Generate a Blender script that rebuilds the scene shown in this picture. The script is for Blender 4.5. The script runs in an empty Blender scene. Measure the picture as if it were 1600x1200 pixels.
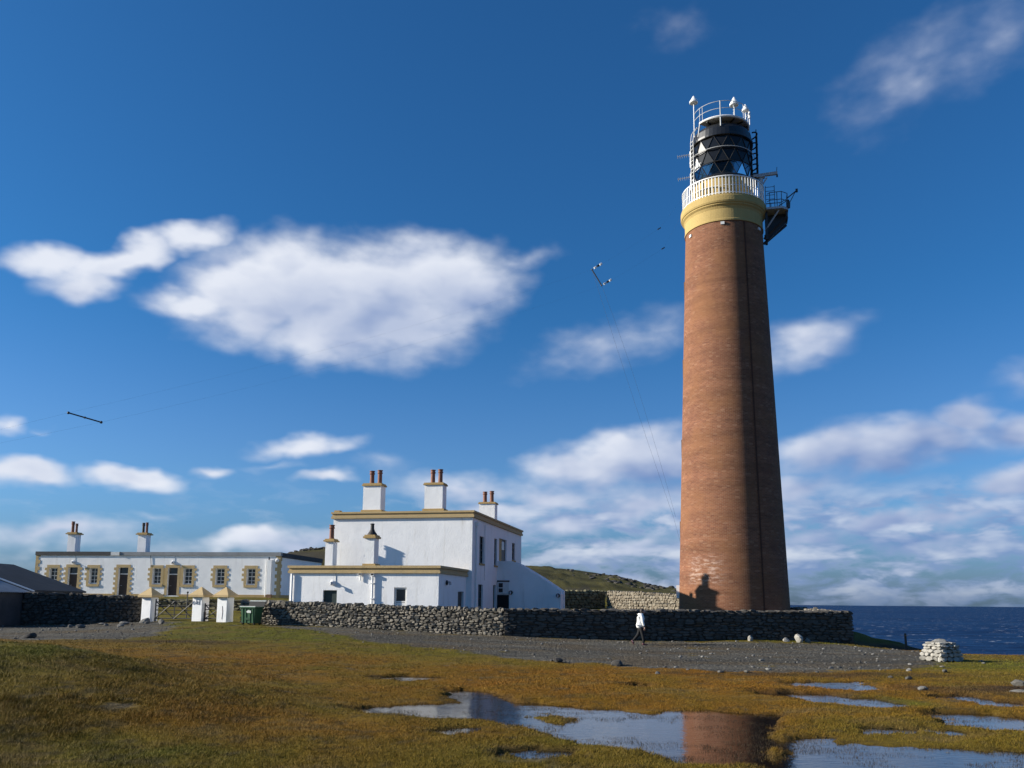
import bpy, bmesh, math, random
import numpy as np
from mathutils import Vector, Matrix

random.seed(7)
rng = np.random.default_rng(11)
S = bpy.context.scene
COL = S.collection
R = math.radians

# ------------------------------------------------------------------ camera
EYE = 2.0
cam_d = bpy.data.cameras.new('camera')
cam = bpy.data.objects.new('camera', cam_d)
COL.objects.link(cam)
th = math.atan(193 / 1350)
roll = 0.0087
fwd = Vector((0, math.cos(th), math.sin(th)))
up0 = Vector((0, -math.sin(th), math.cos(th)))
rt0 = Vector((1, 0, 0))
rt = rt0 * math.cos(roll) + up0 * math.sin(roll)
up = -rt0 * math.sin(roll) + up0 * math.cos(roll)
cam.matrix_world = Matrix(((rt.x, up.x, -fwd.x, 0), (rt.y, up.y, -fwd.y, 0), (rt.z, up.z, -fwd.z, EYE), (0, 0, 0, 1)))
cam_d.sensor_width = 36
cam_d.lens = 36 * 1350 / 1600
cam_d.shift_y = 148 / 1600
cam_d.clip_start = 0.1
cam_d.clip_end = 120000
S.camera = cam

# ------------------------------------------------------------------ sun, sky, exposure
SUN_EL, SUN_AZ = R(21.0), R(2.2)            # the sun stands to the left (-X), a little towards the camera
SUN_DIR = Vector((-math.cos(SUN_EL) * math.cos(SUN_AZ), -math.cos(SUN_EL) * math.sin(SUN_AZ), math.sin(SUN_EL)))
sun_d = bpy.data.lights.new('sun', 'SUN')
sun_d.energy = 5.0
sun_d.angle = R(0.5)
sun_d.color = (1.0, 0.93, 0.82)
sun = bpy.data.objects.new('sun', sun_d)
COL.objects.link(sun)
sun.rotation_euler = SUN_DIR.to_track_quat('Z', 'Y').to_euler()
sun.location = (-40, 0, 40)

S.view_settings.view_transform = 'Standard'
S.view_settings.look = 'None'
S.view_settings.gamma = 1
S.view_settings.use_curve_mapping = False
S.view_settings.exposure = 0.70
SKY_STRENGTH = 0.061

# clouds as patches of sky: azimuth, elevation, turn, half length, half height (radians), thickness
BLOBS = [
    (-0.2872, 0.3421, 0.2329, 0.1078, 0.0544, 1.0), (-0.1846, 0.3347, -0.0174, 0.1489, 0.0691, 1.0), (-0.0940, 0.3644, 0.0357, 0.1010, 0.0490, 0.9),
    (-0.0020, 0.3889, 0.1343, 0.0600, 0.0125, 0.48), (-0.369, 0.3152, -0.0187, 0.0523, 0.0203, 0.75), (-0.2129, 0.301, -0.0157, 0.0916, 0.0425, 0.9),
    (-0.3897, 0.3233, 0.1307, 0.0334, 0.012, 0.5), (-0.4469, 0.349, 0.4996, 0.079, 0.0187, 0.8), (-0.3736, 0.3851, 0.3067, 0.0428, 0.018, 0.8),
    (-0.5106, 0.3336, 0.0884, 0.0477, 0.0189, 0.7), (-0.4731, 0.3215, 0.337, 0.0366, 0.0189, 0.7), (0.1129, 0.294, 0.277, 0.0936, 0.0291, 0.38),
    (0.1806, 0.3096, 0.1552, 0.0442, 0.0215, 0.38), (0.3339, 0.2822, 0.234, 0.0642, 0.0278, 0.55), (0.3651, 0.2964, 0.1679, 0.0398, 0.0123, 0.38),
    (0.4648, 0.5363, 0.2775, 0.0837, 0.0389, 0.33), (0.5351, 0.548, 0.1573, 0.0623, 0.0327, 0.33), (0.4334, 0.5104, 0.2158, 0.0437, 0.019, 0.27),
    (0.2025, 0.6137, -0.0918, 0.0389, 0.0162, 0.13), (0.5437, 0.2282, 0.074, 0.0306, 0.0152, 0.38), (0.3921, 0.1676, 0.0895, 0.1091, 0.0315, 0.85),
    (0.4489, 0.1707, 0.0808, 0.1222, 0.0281, 0.7), (0.4952, 0.1902, -0.0908, 0.034, 0.0235, 0.9), (0.5484, 0.1743, 0.0058, 0.0495, 0.0254, 0.6),
    (0.1378, 0.1661, 0.0723, 0.1031, 0.0352, 0.85), (0.1782, 0.1727, -0.0224, 0.0873, 0.0328, 0.8), (0.0747, 0.1555, 0.1349, 0.0671, 0.0251, 0.75),
    (0.2205, 0.1246, -0.0192, 0.1278, 0.0231, 0.5), (0.0449, 0.1223, 0.0028, 0.0596, 0.0163, 0.55), (-0.0596, 0.1324, -0.0534, 0.0819, 0.0192, 0.5),
    (-0.1491, 0.1582, 0.0315, 0.0367, 0.0117, 0.3), (-0.5145, 0.1267, -0.0387, 0.0486, 0.0155, 0.85), (-0.422, 0.1289, -0.0096, 0.0532, 0.0135, 0.85),
    (-0.3347, 0.1433, 0.0577, 0.0268, 0.0077, 0.55), (-0.2366, 0.175, 0.1377, 0.0606, 0.0129, 0.6), (-0.2151, 0.1391, 0.1267, 0.0344, 0.0094, 0.6),
    (-0.2708, 0.151, 0.0497, 0.0279, 0.0057, 0.3), (-0.5407, 0.1725, -0.089, 0.0168, 0.0102, 0.5), (-0.5093, 0.1707, 0.1025, 0.0145, 0.0039, 0.25),
    (0.534, 0.1243, 0.137, 0.039, 0.0178, 0.8), (0.3245, 0.1255, 0.0217, 0.0604, 0.0211, 0.55), (0.414, 0.0942, 0.119, 0.05, 0.0108, 0.7),
    (0.469, 0.0963, -0.0391, 0.071, 0.0132, 0.5), (-0.2943, 0.0683, 0.175, 0.0509, 0.0141, 0.75), (-0.2391, 0.0662, 0.0248, 0.077, 0.0186, 0.6),
    (-0.4836, 0.0615, 0.1402, 0.0814, 0.017, 0.55), (-0.3973, 0.088, 0.0458, 0.0285, 0.0055, 0.35), (-0.3536, 0.056, 0.0297, 0.0783, 0.0124, 0.33),
    (-0.022, 0.1033, 0.0105, 0.0595, 0.0163, 0.5), (0.1482, 0.111, 0.0795, 0.051, 0.0161, 0.6), (0.0598, 0.0891, 0.0552, 0.0666, 0.0133, 0.55),
    (0.3425, 0.0761, -0.0181, 0.046, 0.0125, 0.6), (0.1477, 0.0671, -0.0014, 0.0579, 0.0131, 0.5), (0.4494, 0.0671, -0.0228, 0.066, 0.012, 0.5),
]


class NT:
    """small helper for node trees"""
    def __init__(self, tree):
        self.t = tree
        self.n = tree.nodes
        self.l = tree.links

    def node(self, kind, ins=None, **props):
        nd = self.n.new(kind)
        for k, v in props.items():
            setattr(nd, k, v)
        for k, v in (ins or {}).items():
            self.put(nd.inputs[k], v)
        return nd

    def put(self, sock, v):
        if hasattr(v, 'is_output'):
            self.l.new(v, sock)
        elif isinstance(v, bpy.types.Node):
            self.l.new(v.outputs[0], sock)
        else:
            if sock.type == 'RGBA' and hasattr(v, '__len__') and len(v) == 3:
                v = (*v, 1)
            sock.default_value = v

    def math(self, op, a, b=None, c=None, clamp=False):
        nd = self.n.new('ShaderNodeMath')
        nd.operation = op
        nd.use_clamp = clamp
        for i, v in enumerate((a, b, c)):
            if v is not None:
                self.put(nd.inputs[i], v)
        return nd.outputs[0]

    def vmath(self, op, a, b=None, out=0):
        nd = self.n.new('ShaderNodeVectorMath')
        nd.operation = op
        self.put(nd.inputs[0], a)
        if b is not None:
            self.put(nd.inputs[3 if op == 'SCALE' else 1], b)
        return nd.outputs[out]

    def noise(self, vec, scale, detail=4, rough=0.55, dist=0.0):
        nd = self.node('ShaderNodeTexNoise', {'Scale': scale, 'Detail': detail, 'Roughness': rough, 'Distortion': dist})
        if vec is not None:
            self.put(nd.inputs['Vector'], vec)
        return nd.outputs[0]

    def mapr(self, v, a, b, c=0.0, d=1.0, smooth=False):
        nd = self.node('ShaderNodeMapRange', {'Value': v, 'From Min': a, 'From Max': b, 'To Min': c, 'To Max': d})
        if smooth:
            nd.interpolation_type = 'SMOOTHSTEP'
        return nd.outputs[0]

    def mix(self, f, a, b, blend='MIX'):
        nd = self.n.new('ShaderNodeMix')
        nd.data_type = 'RGBA'
        nd.blend_type = blend
        self.put(nd.inputs[0], f)
        self.put(nd.inputs[6], a)
        self.put(nd.inputs[7], b)
        return nd.outputs[2]

    def comb(self, x, y, z):
        return self.node('ShaderNodeCombineXYZ', {0: x, 1: y, 2: z}).outputs[0]


def build_world():
    w = bpy.data.worlds.new('World')
    S.world = w
    w.use_nodes = True
    w.node_tree.nodes.clear()
    N = NT(w.node_tree)
    tc = N.node('ShaderNodeTexCoord').outputs['Generated']
    sky = N.node('ShaderNodeTexSky', sky_type='NISHITA', sun_disc=False, sun_elevation=SUN_EL,
                 sun_rotation=R(270) - SUN_AZ, altitude=0.0, air_density=1.0, dust_density=0.8, ozone_density=3.0)
    sep = N.node('ShaderNodeSeparateXYZ', {0: tc})
    x, y, z = sep.outputs
    az = N.math('ARCTAN2', x, y)
    el = N.math('ARCSINE', z)
    p0 = N.comb(az, el, 0.0)
    stretch = N.comb(az, N.math('MULTIPLY', el, 1.7), 0.0)
    w1 = N.node('ShaderNodeTexNoise', {'Vector': stretch, 'Scale': 14.0, 'Detail': 3.0, 'Roughness': 0.5}).outputs[1]
    w2 = N.vmath('SCALE', N.vmath('SUBTRACT', w1, (0.5, 0.5, 0.5)), 0.045)
    p = N.vmath('MULTIPLY', N.vmath('ADD', p0, w2), (1, 1, 0))

    def blob_field(pv, stepn=1):
        acc_ = None
        for (a, e, r, rx, ry, s) in BLOBS[::stepn]:
            mp = N.node('ShaderNodeMapping', {'Vector': pv, 'Location': (a, e, 0), 'Rotation': (0, 0, r), 'Scale': (rx * 1.24, ry * 1.24, 1)},
                        vector_type='TEXTURE')
            ln = N.vmath('LENGTH', mp.outputs[0], out=1)
            s = s if s < .5 else s * 1.45
            v = N.math('MULTIPLY_ADD', ln, -s, s)
            acc_ = v if acc_ is None else N.math('SMOOTH_MAX', acc_, v, 0.10)
        return acc_

    acc = blob_field(p)
    toward = blob_field(N.vmath('ADD', p, (-0.030, 0.020, 0.0)))
    # a loose field of further cloud all round the sky, outside the frame too
    az_abs = N.math('ABSOLUTE', az)
    behind = N.mapr(az_abs, 0.62, 0.85, 0, 1, True)
    zc = N.math('ADD', N.math('MAXIMUM', z, 0.0), 0.07)
    q = N.comb(N.math('DIVIDE', x, zc), N.math('DIVIDE', y, zc), 0.0)
    field = N.math('MULTIPLY', N.mapr(N.noise(q, 0.9, 6, 0.55, 0.3), 0.58, 0.76, -0.3, 0.9), behind)
    acc = N.math('MAXIMUM', acc, N.math('SUBTRACT', field, N.math('MULTIPLY', N.math('SUBTRACT', 1.0, behind), 1.0)))
    n1 = N.noise(stretch, 22.0, 7, 0.52, 0.10)
    sv = N.vmath('ADD', stretch, (-0.02, 0.022, 0.0))
    n1a = N.noise(stretch, 11.0, 3, 0.45, 0.0)
    n1b = N.noise(sv, 11.0, 3, 0.45, 0.0)
    n0 = N.noise(stretch, 11.0, 3, 0.5, 0.0)
    amp = N.mapr(acc, 0.0, 0.7, 0.42, 1.0, True)
    rough = N.math('ADD', N.math('MULTIPLY', N.math('SUBTRACT', n1, 0.5), 0.70), N.math('MULTIPLY', N.math('SUBTRACT', n0, 0.5), 0.35))
    dens = N.math('ADD', acc, N.math('MULTIPLY', rough, amp))
    dens = N.math('ADD', dens, 0.06)
    alpha = N.mapr(dens, 0.02, 0.90, 0, 0.97, True)
    thick = N.mapr(dens, 0.35, 1.5, 0, 1, True)
    # rows of small flat-based cumulus low over the sea
    qs = N.comb(N.math('MULTIPLY', az, 17.0), N.math('MULTIPLY', el, 46.0), 3.0)
    sn = N.noise(qs, 1.0, 7, 0.56, 0.25)
    sn_up = N.noise(N.vmath('ADD', qs, (-0.25, 0.75, 0.0)), 1.0, 3, 0.5, 0.25)
    sn_lo = N.noise(qs, 1.0, 3, 0.5, 0.25)
    lowband = N.math('MULTIPLY', N.mapr(el, 0.150, 0.095, 0, 1, True), N.mapr(el, -0.005, 0.03, 0.45, 1))
    side = N.mapr(az, -0.22, 0.10, 0.0, 1.0, True)
    low = N.math('MULTIPLY', N.mapr(N.math('ADD', sn, N.math('MULTIPLY', side, 0.10)), 0.46, 0.66, 0, 1, True), lowband)
    low = N.math('MULTIPLY', low, N.math('MULTIPLY_ADD', side, 0.66, 0.12))
    a_all = N.math('SUBTRACT', 1.0, N.math('MULTIPLY', N.math('SUBTRACT', 1.0, alpha), N.math('SUBTRACT', 1.0, low)))
    # cloud light: sunlit flank to the upper left, greyer inside and low down
    relief = N.math('MULTIPLY', N.math('SUBTRACT', n1b, n1a), -1.3)
    shade = N.math('ADD', N.math('ADD', relief, N.math('MULTIPLY', thick, -0.10)), 0.90)
    shade = N.math('ADD', shade, N.mapr(az, -0.25, 0.5, 0.14, -0.48))
    shade = N.math('ADD', shade, N.mapr(el, 0.0, 0.2, -0.40, 0.06), clamp=True)
    shade = N.math('SUBTRACT', shade, N.math('MULTIPLY', N.mapr(toward, 0.25, 1.3, 0, 1, True), 0.52), clamp=True)
    lshade = N.math('ADD', N.math('MULTIPLY', N.math('SUBTRACT', sn_lo, sn_up), 2.6), 0.16, clamp=True)
    lmix = N.math('MULTIPLY', low, N.math('SUBTRACT', 1.0, alpha), clamp=True)
    shade = N.math('ADD', N.math('MULTIPLY', shade, N.math('SUBTRACT', 1.0, lmix)), N.math('MULTIPLY', lshade, lmix), clamp=True)
    ccol = N.mix(shade, (0.15, 0.23, 0.43), (0.62, 0.65, 0.72))
    tint = N.mix(N.mapr(el, 0.0, 0.13, 0, 1, True), (0.38, 0.60, 1.10), (0.54, 0.91, 1.36))
    tint = N.mix(N.mapr(el, 0.13, 0.36, 0, 1, True), tint, (0.28, 0.82, 1.28))
    base = N.mix(1.0, sky.outputs[0], tint, 'MULTIPLY')
    bg1 = N.node('ShaderNodeBackground', {'Color': base, 'Strength': SKY_STRENGTH})
    bg2 = N.node('ShaderNodeBackground', {'Color': ccol, 'Strength': 0.80})
    ms = N.node('ShaderNodeMixShader', {0: a_all, 1: bg1.outputs[0], 2: bg2.outputs[0]})
    out = N.node('ShaderNodeOutputWorld')
    N.l.new(ms.outputs[0], out.inputs[0])
    w.cycles.sampling_method = 'MANUAL'
    w.cycles.sample_map_resolution = 512


build_world()


# ------------------------------------------------------------------ materials
def mat(name):
    m = bpy.data.materials.new(name)
    m.use_nodes = True
    m.node_tree.nodes.clear()
    N = NT(m.node_tree)
    b = N.node('ShaderNodeBsdfPrincipled')
    o = N.node('ShaderNodeOutputMaterial')
    N.l.new(b.outputs[0], o.inputs[0])
    return m, N, b, o


def simple(name, col, rough=0.6, metal=0.0, var=0.12, scale=6.0, bump=0.0, bscale=40.0, spec=None, dirt=None):
    m, N, b, o = mat(name)
    co = N.node('ShaderNodeTexCoord').outputs['Object']
    n = N.noise(co, scale, 5, 0.6)
    f = N.mapr(n, 0.25, 0.75, 1 - var, 1 + var)
    c = N.mix(1.0, col, N.comb(f, f, f), 'MULTIPLY')
    if dirt:
        d = N.noise(N.vmath('MULTIPLY', co, (1, 1, 0.25)), scale * 0.6, 6, 0.65)
        c = N.mix(N.mapr(d, 0.5, 0.8, 0, dirt[1], True), c, dirt[0])
    N.put(b.inputs['Base Color'], c)
    b.inputs['Roughness'].default_value = rough
    b.inputs['Metallic'].default_value = metal
    if spec is not None:
        b.inputs['Specular IOR Level'].default_value = spec
    if bump:
        bn = N.noise(co, bscale, 4, 0.6)
        bp = N.node('ShaderNodeBump', {'Strength': bump, 'Distance': 0.02, 'Height': bn})
        N.put(b.inputs['Normal'], bp)
    return m


def harl(name, col, stain=(0.50, 0.46, 0.38), amount=0.5):
    """painted roughcast with weather stains running down"""
    m, N, b, o = mat(name)
    geo = N.node('ShaderNodeNewGeometry')
    co = geo.outputs['Position']
    big = N.noise(co, 0.7, 5, 0.6)
    f = N.mapr(big, 0.3, 0.7, 0.93, 1.04)
    c = N.mix(1.0, col, N.comb(f, f, f), 'MULTIPLY')
    streak = N.noise(N.vmath('MULTIPLY', co, (3.2, 3.2, 0.35)), 1.0, 6, 0.65)
    c = N.mix(N.mapr(streak, 0.52, 0.8, 0, amount, True), c, stain)
    blot = N.noise(co, 2.3, 6, 0.7)
    c = N.mix(N.mapr(blot, 0.62, 0.8, 0, amount * 0.7, True), c, (0.42, 0.42, 0.40))
    N.put(b.inputs['Base Color'], c)
    b.inputs['Roughness'].default_value = 0.85
    b.inputs['Specular IOR Level'].default_value = 0.2
    h = N.math('ADD', N.noise(co, 14, 5, 0.7), N.math('MULTIPLY', N.noise(co, 2.0, 3, 0.5), 0.9))
    bp = N.node('ShaderNodeBump', {'Strength': 0.42, 'Distance': 0.03, 'Height': h})
    N.put(b.inputs['Normal'], bp)
    return m


M = {}
M['white'] = harl('white_roughcast', (0.90, 0.895, 0.88), amount=0.40)
M['ochre'] = harl('ochre_paint', (0.46, 0.32, 0.14), stain=(0.26, 0.18, 0.09), amount=0.5)
M['ochre_pale'] = harl('pale_ochre_paint', (0.50, 0.37, 0.19), stain=(0.30, 0.22, 0.12), amount=0.5)
M['cream'] = harl('cream_tower_paint', (0.45, 0.325, 0.125), stain=(0.30, 0.205, 0.08), amount=0.55)
M['white_metal'] = simple('white_painted_metal', (0.80, 0.80, 0.78), 0.45, var=0.06, dirt=((0.45, 0.36, 0.26), 0.4))
M['grey_metal'] = simple('grey_painted_metal', (0.42, 0.43, 0.44), 0.5, var=0.1, dirt=((0.2, 0.17, 0.13), 0.4))
M['dark_metal'] = simple('dark_metal', (0.025, 0.028, 0.032), 0.45, var=0.2)
M['black_paint'] = simple('black_lantern_paint', (0.014, 0.015, 0.017), 0.35, var=0.25, bump=0.1, bscale=9)
M['lantern_pane'] = simple('blacked_lantern_pane', (0.012, 0.013, 0.015), 0.22, var=0.3, scale=2, spec=0.28)
M['rail_paint'] = simple('dull_white_rail_paint', (0.55, 0.55, 0.53), 0.6, var=0.1, dirt=((0.3, 0.25, 0.2), 0.5))
M['matt_black'] = simple('matt_black_paint', (0.02, 0.021, 0.023), 0.85, var=0.25, spec=0.15)
M['conduit'] = simple('brown_painted_conduit', (0.085, 0.042, 0.030), 0.9, var=0.3, spec=0.1)
M['terracotta'] = simple('terracotta_pot', (0.22, 0.095, 0.06), 0.75, var=0.25, scale=5, dirt=((0.07, 0.05, 0.04), 0.6))
M['black_pot'] = simple('sooty_black_pot', (0.03, 0.027, 0.025), 0.7, var=0.3)
M['dark_glass'] = simple('dark_window_glass', (0.018, 0.020, 0.024), 0.06, var=0.3, scale=0.8, spec=0.6)
M['brown_door'] = simple('dark_brown_door', (0.045, 0.026, 0.016), 0.5, var=0.25)
M['green_door'] = simple('dark_green_door', (0.02, 0.035, 0.03), 0.5, var=0.25)
M['black_open'] = simple('dark_interior', (0.01, 0.01, 0.011), 0.9, var=0.2)
M['sash'] = simple('white_sash_paint', (0.72, 0.71, 0.68), 0.5, var=0.06)
M['lead'] = simple('grey_lead_flashing', (0.24, 0.25, 0.26), 0.55, var=0.2, scale=1.2, dirt=((0.11, 0.11, 0.11), 0.6))
M['slate_dark'] = simple('dark_weathered_felt', (0.04, 0.042, 0.046), 0.8, var=0.3, scale=1.5, dirt=((0.10, 0.10, 0.09), 0.5))
M['felt_roof'] = simple('black_felt_roof', (0.030, 0.031, 0.032), 0.85, var=0.35, scale=0.8, bump=0.3, bscale=4, dirt=((0.075, 0.075, 0.07), 0.7))
M['corrugated'] = simple('grey_corrugated_sheet', (0.30, 0.31, 0.32), 0.6, var=0.18, scale=1.5, dirt=((0.16, 0.14, 0.11), 0.6))
M['verge'] = simple('pale_verge_board', (0.62, 0.63, 0.62), 0.6, var=0.1)
M['shed_wall'] = simple('dark_rendered_shed_wall', (0.05, 0.05, 0.052), 0.9, var=0.3, scale=1.2, bump=0.5, bscale=6)
M['bin_green'] = simple('green_bin_plastic', (0.022, 0.095, 0.036), 0.5, var=0.15, scale=4, dirt=((0.12, 0.16, 0.10), 0.35))
M['bin_label'] = simple('white_bin_label', (0.72, 0.76, 0.70), 0.5, var=0.08)
M['rubber'] = simple('black_rubber', (0.015, 0.015, 0.015), 0.8)
M['gate_iron'] = simple('black_iron', (0.018, 0.018, 0.020), 0.55, var=0.25)
M['faded_paint'] = simple('faded_grey_lettering', (0.30, 0.31, 0.36), 0.8, var=0.2)
M['rust'] = simple('rusty_strap', (0.22, 0.12, 0.06), 0.8, var=0.3)
M['old_wood'] = simple('weathered_post_wood', (0.05, 0.042, 0.035), 0.9, var=0.3, bump=0.4)
M['jacket'] = simple('white_quilted_jacket', (0.80, 0.79, 0.76), 0.7, var=0.06, bump=0.3, bscale=12)
M['trousers'] = simple('black_trousers', (0.006, 0.006, 0.007), 0.9, var=0.2)
M['skin'] = simple('skin', (0.42, 0.24, 0.17), 0.55, var=0.08)
M['hair'] = simple('dark_brown_hair', (0.02, 0.012, 0.009), 0.6, var=0.3)
M['shoe'] = simple('burgundy_shoe', (0.10, 0.03, 0.04), 0.6, var=0.2)
M['sock'] = simple('pink_sock', (0.62, 0.42, 0.42), 0.8, var=0.1)
M['mortar'] = simple('wall_core_earth', (0.045, 0.041, 0.035), 0.95, var=0.4, scale=3, bump=0.5, bscale=8)
M['ceramic'] = simple('white_insulator', (0.75, 0.75, 0.72), 0.3)


def stone_mat(name, cols, rough=0.9, lichen=0.5, lichen_col=(0.30, 0.29, 0.22)):
    """rock: a tone of its own per stone, grain and pale lichen"""
    m, N, b, o = mat(name)
    geo = N.node('ShaderNodeNewGeometry')
    info = N.node('ShaderNodeObjectInfo')
    co = geo.outputs['Position']
    rnd = N.math('FRACT', N.math('ADD', geo.outputs['Random Per Island'], info.outputs['Random']))
    ramp = N.node('ShaderNodeValToRGB', {0: rnd})
    el = ramp.color_ramp.elements
    while len(el) < len(cols):
        el.new(0.5)
    for i, c in enumerate(cols):
        el[i].position = i / max(1, len(cols) - 1)
        el[i].color = (*c, 1)
    n = N.noise(co, 9, 6, 0.7)
    f = N.mapr(n, 0.25, 0.75, 0.65, 1.3)
    c = N.mix(1.0, ramp.outputs[0], N.comb(f, f, f), 'MULTIPLY')
    li = N.noise(co, 5.5, 5, 0.7, 0.4)
    c = N.mix(N.mapr(li, 0.56, 0.72, 0, lichen, True), c, lichen_col)
    N.put(b.inputs['Base Color'], c)
    b.inputs['Roughness'].default_value = rough
    b.inputs['Specular IOR Level'].default_value = 0.25
    bp = N.node('ShaderNodeBump', {'Strength': 0.6, 'Distance': 0.03, 'Height': N.noise(co, 16, 6, 0.7)})
    N.put(b.inputs['Normal'], bp)
    return m


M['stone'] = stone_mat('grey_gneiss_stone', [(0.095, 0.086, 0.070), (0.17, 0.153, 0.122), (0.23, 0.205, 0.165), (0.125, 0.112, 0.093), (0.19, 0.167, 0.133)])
M['stone_shaded'] = stone_mat('shade_darkened_gneiss', [(0.055, 0.05, 0.043), (0.085, 0.076, 0.064), (0.105, 0.094, 0.08), (0.065, 0.058, 0.05)], lichen=0.35, lichen_col=(0.14, 0.13, 0.10))  # same gneiss with shade painted into its colours, for the walls facing off-sun
M['stone_tan'] = stone_mat('tan_garden_stone', [(0.13, 0.107, 0.076), (0.19, 0.16, 0.118), (0.24, 0.21, 0.16), (0.155, 0.125, 0.09)])
M['stone_moss'] = stone_mat('mossy_stone', [(0.10, 0.095, 0.055), (0.15, 0.135, 0.08), (0.19, 0.165, 0.10)], lichen=0.7, lichen_col=(0.13, 0.13, 0.04))
M['stone_white'] = stone_mat('white_painted_stone', [(0.20, 0.187, 0.16), (0.38, 0.36, 0.315), (0.28, 0.262, 0.225)], lichen=0.8, lichen_col=(0.20, 0.185, 0.155))
M['rock'] = stone_mat('loose_grey_rock', [(0.08, 0.076, 0.066), (0.13, 0.122, 0.108), (0.22, 0.21, 0.19), (0.065, 0.061, 0.055)], lichen=0.25)
M['dark_rock'] = stone_mat('dark_hill_rock', [(0.028, 0.025, 0.022), (0.05, 0.045, 0.038), (0.08, 0.072, 0.06)], lichen=0.3, lichen_col=(0.12, 0.115, 0.08))


def brick_mat():
    m, N, b, o = mat('red_brick')
    uv = N.node('ShaderNodeUVMap', uv_map='UVMap').outputs[0]
    bt = N.node('ShaderNodeTexBrick', {'Vector': uv, 'Color1': (0.172, 0.068, 0.038, 1), 'Color2': (0.232, 0.100, 0.055, 1),
                                       'Mortar': (0.235, 0.14, 0.09, 1), 'Scale': 1.0, 'Mortar Size': 0.010, 'Mortar Smooth': 0.2,
                                       'Bias': 0.0, 'Brick Width': 0.235, 'Row Height': 0.083})
    bt.offset = 0.5
    cell = N.node('ShaderNodeTexWhiteNoise', noise_dimensions='2D')
    snap = N.vmath('SNAP', uv, (0.235, 0.083, 1.0))
    N.put(cell.inputs['Vector'], snap)
    cv = cell.outputs[0]
    c = N.mix(N.mapr(cv, 0.84, 0.96, 0, 0.38), bt.outputs[0], (0.11, 0.050, 0.038))
    c = N.mix(N.mapr(cv, 0.10, 0.04, 0, 0.16), c, (0.52, 0.34, 0.22))
    # courses weathered in bands, broad patches of orange and plum
    band = N.noise(N.vmath('MULTIPLY', uv, (0.12, 1.6, 1)), 1.0, 5, 0.65)
    f = N.mapr(band, 0.3, 0.7, 0.76, 1.30)
    c = N.mix(1.0, c, N.comb(f, f, f), 'MULTIPLY')
    patch = N.noise(uv, 0.33, 6, 0.62)
    c = N.mix(N.mapr(patch, 0.42, 0.66, 0, 0.6, True), c, (0.255, 0.120, 0.056))
    patch2 = N.noise(N.vmath('ADD', uv, (40, 13, 0)), 0.55, 6, 0.65)
    c = N.mix(N.mapr(patch2, 0.52, 0.72, 0, 0.5, True), c, (0.155, 0.068, 0.045))
    # salt bloom in a patch on the lower courses
    sx = N.node('ShaderNodeSeparateXYZ', {0: uv})
    bz = N.math('MULTIPLY', N.mapr(sx.outputs[1], 2.9, 3.5, 0, 1, True), N.mapr(sx.outputs[1], 5.2, 4.3, 0, 1, True))
    bx = N.math('MULTIPLY', N.mapr(sx.outputs[0], -2.9, -2.3, 0, 1, True), N.mapr(sx.outputs[0], -0.1, -1.2, 0, 1, True))
    bloom = N.math('MULTIPLY', N.math('MULTIPLY', bz, bx), N.mapr(N.noise(N.vmath('MULTIPLY', uv, (2.2, 6, 1)), 1.0, 5, 0.7), 0.44, 0.66, 0, 0.55, True))
    c = N.mix(bloom, c, (0.60, 0.46, 0.38))
    streaks = N.noise(N.vmath('MULTIPLY', uv, (1.5, 14, 1)), 1.0, 4, 0.7)
    c = N.mix(N.mapr(streaks, 0.60, 0.74, 0, 0.22, True), c, (0.42, 0.28, 0.20))
    N.put(b.inputs['Base Color'], c)
    b.inputs['Roughness'].default_value = 0.9
    b.inputs['Specular IOR Level'].default_value = 0.15
    h = N.math('ADD', N.math('MULTIPLY', bt.outputs[1], -1.0), N.math('MULTIPLY', N.noise(uv, 18, 4, 0.7), 0.7))
    h = N.math('ADD', h, N.math('MULTIPLY', cv, 0.5))
    N.put(b.inputs['Normal'], N.node('ShaderNodeBump', {'Strength': 0.6, 'Distance': 0.015, 'Height': h}))
    return m


M['brick'] = brick_mat()


def lantern_glass():
    m, N, b, o = mat('lantern_glass')
    tr = N.node('ShaderNodeBsdfTransparent', {'Color': (0.55, 0.60, 0.64, 1)})
    gl = N.node('ShaderNodeBsdfGlossy', {'Roughness': 0.05, 'Color': (0.9, 0.9, 0.9, 1)})
    fr = N.node('ShaderNodeFresnel', {'IOR': 1.45})
    ms = N.node('ShaderNodeMixShader', {0: fr.outputs[0], 1: tr.outputs[0], 2: gl.outputs[0]})
    N.l.new(ms.outputs[0], o.inputs[0])
    return m


M['lantern_glass'] = lantern_glass()


# ------------------------------------------------------------------ mesh helpers
def link(o, parent=None):
    COL.objects.link(o)
    if parent is not None:
        o.parent = parent
    return o


def tag(o, label=None, cat=None, group=None, kind=None):
    if label: o['label'] = label
    if cat: o['category'] = cat
    if group: o['group'] = group
    if kind: o['kind'] = kind
    return o


def thing(name, label, cat, loc=(0, 0, 0), rz=0.0, group=None):
    o = bpy.data.objects.new(name, None)
    o.empty_display_size = 0.3
    o.location = loc
    o.rotation_euler = (0, 0, rz)
    link(o)
    return tag(o, label, cat, group)


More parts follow.
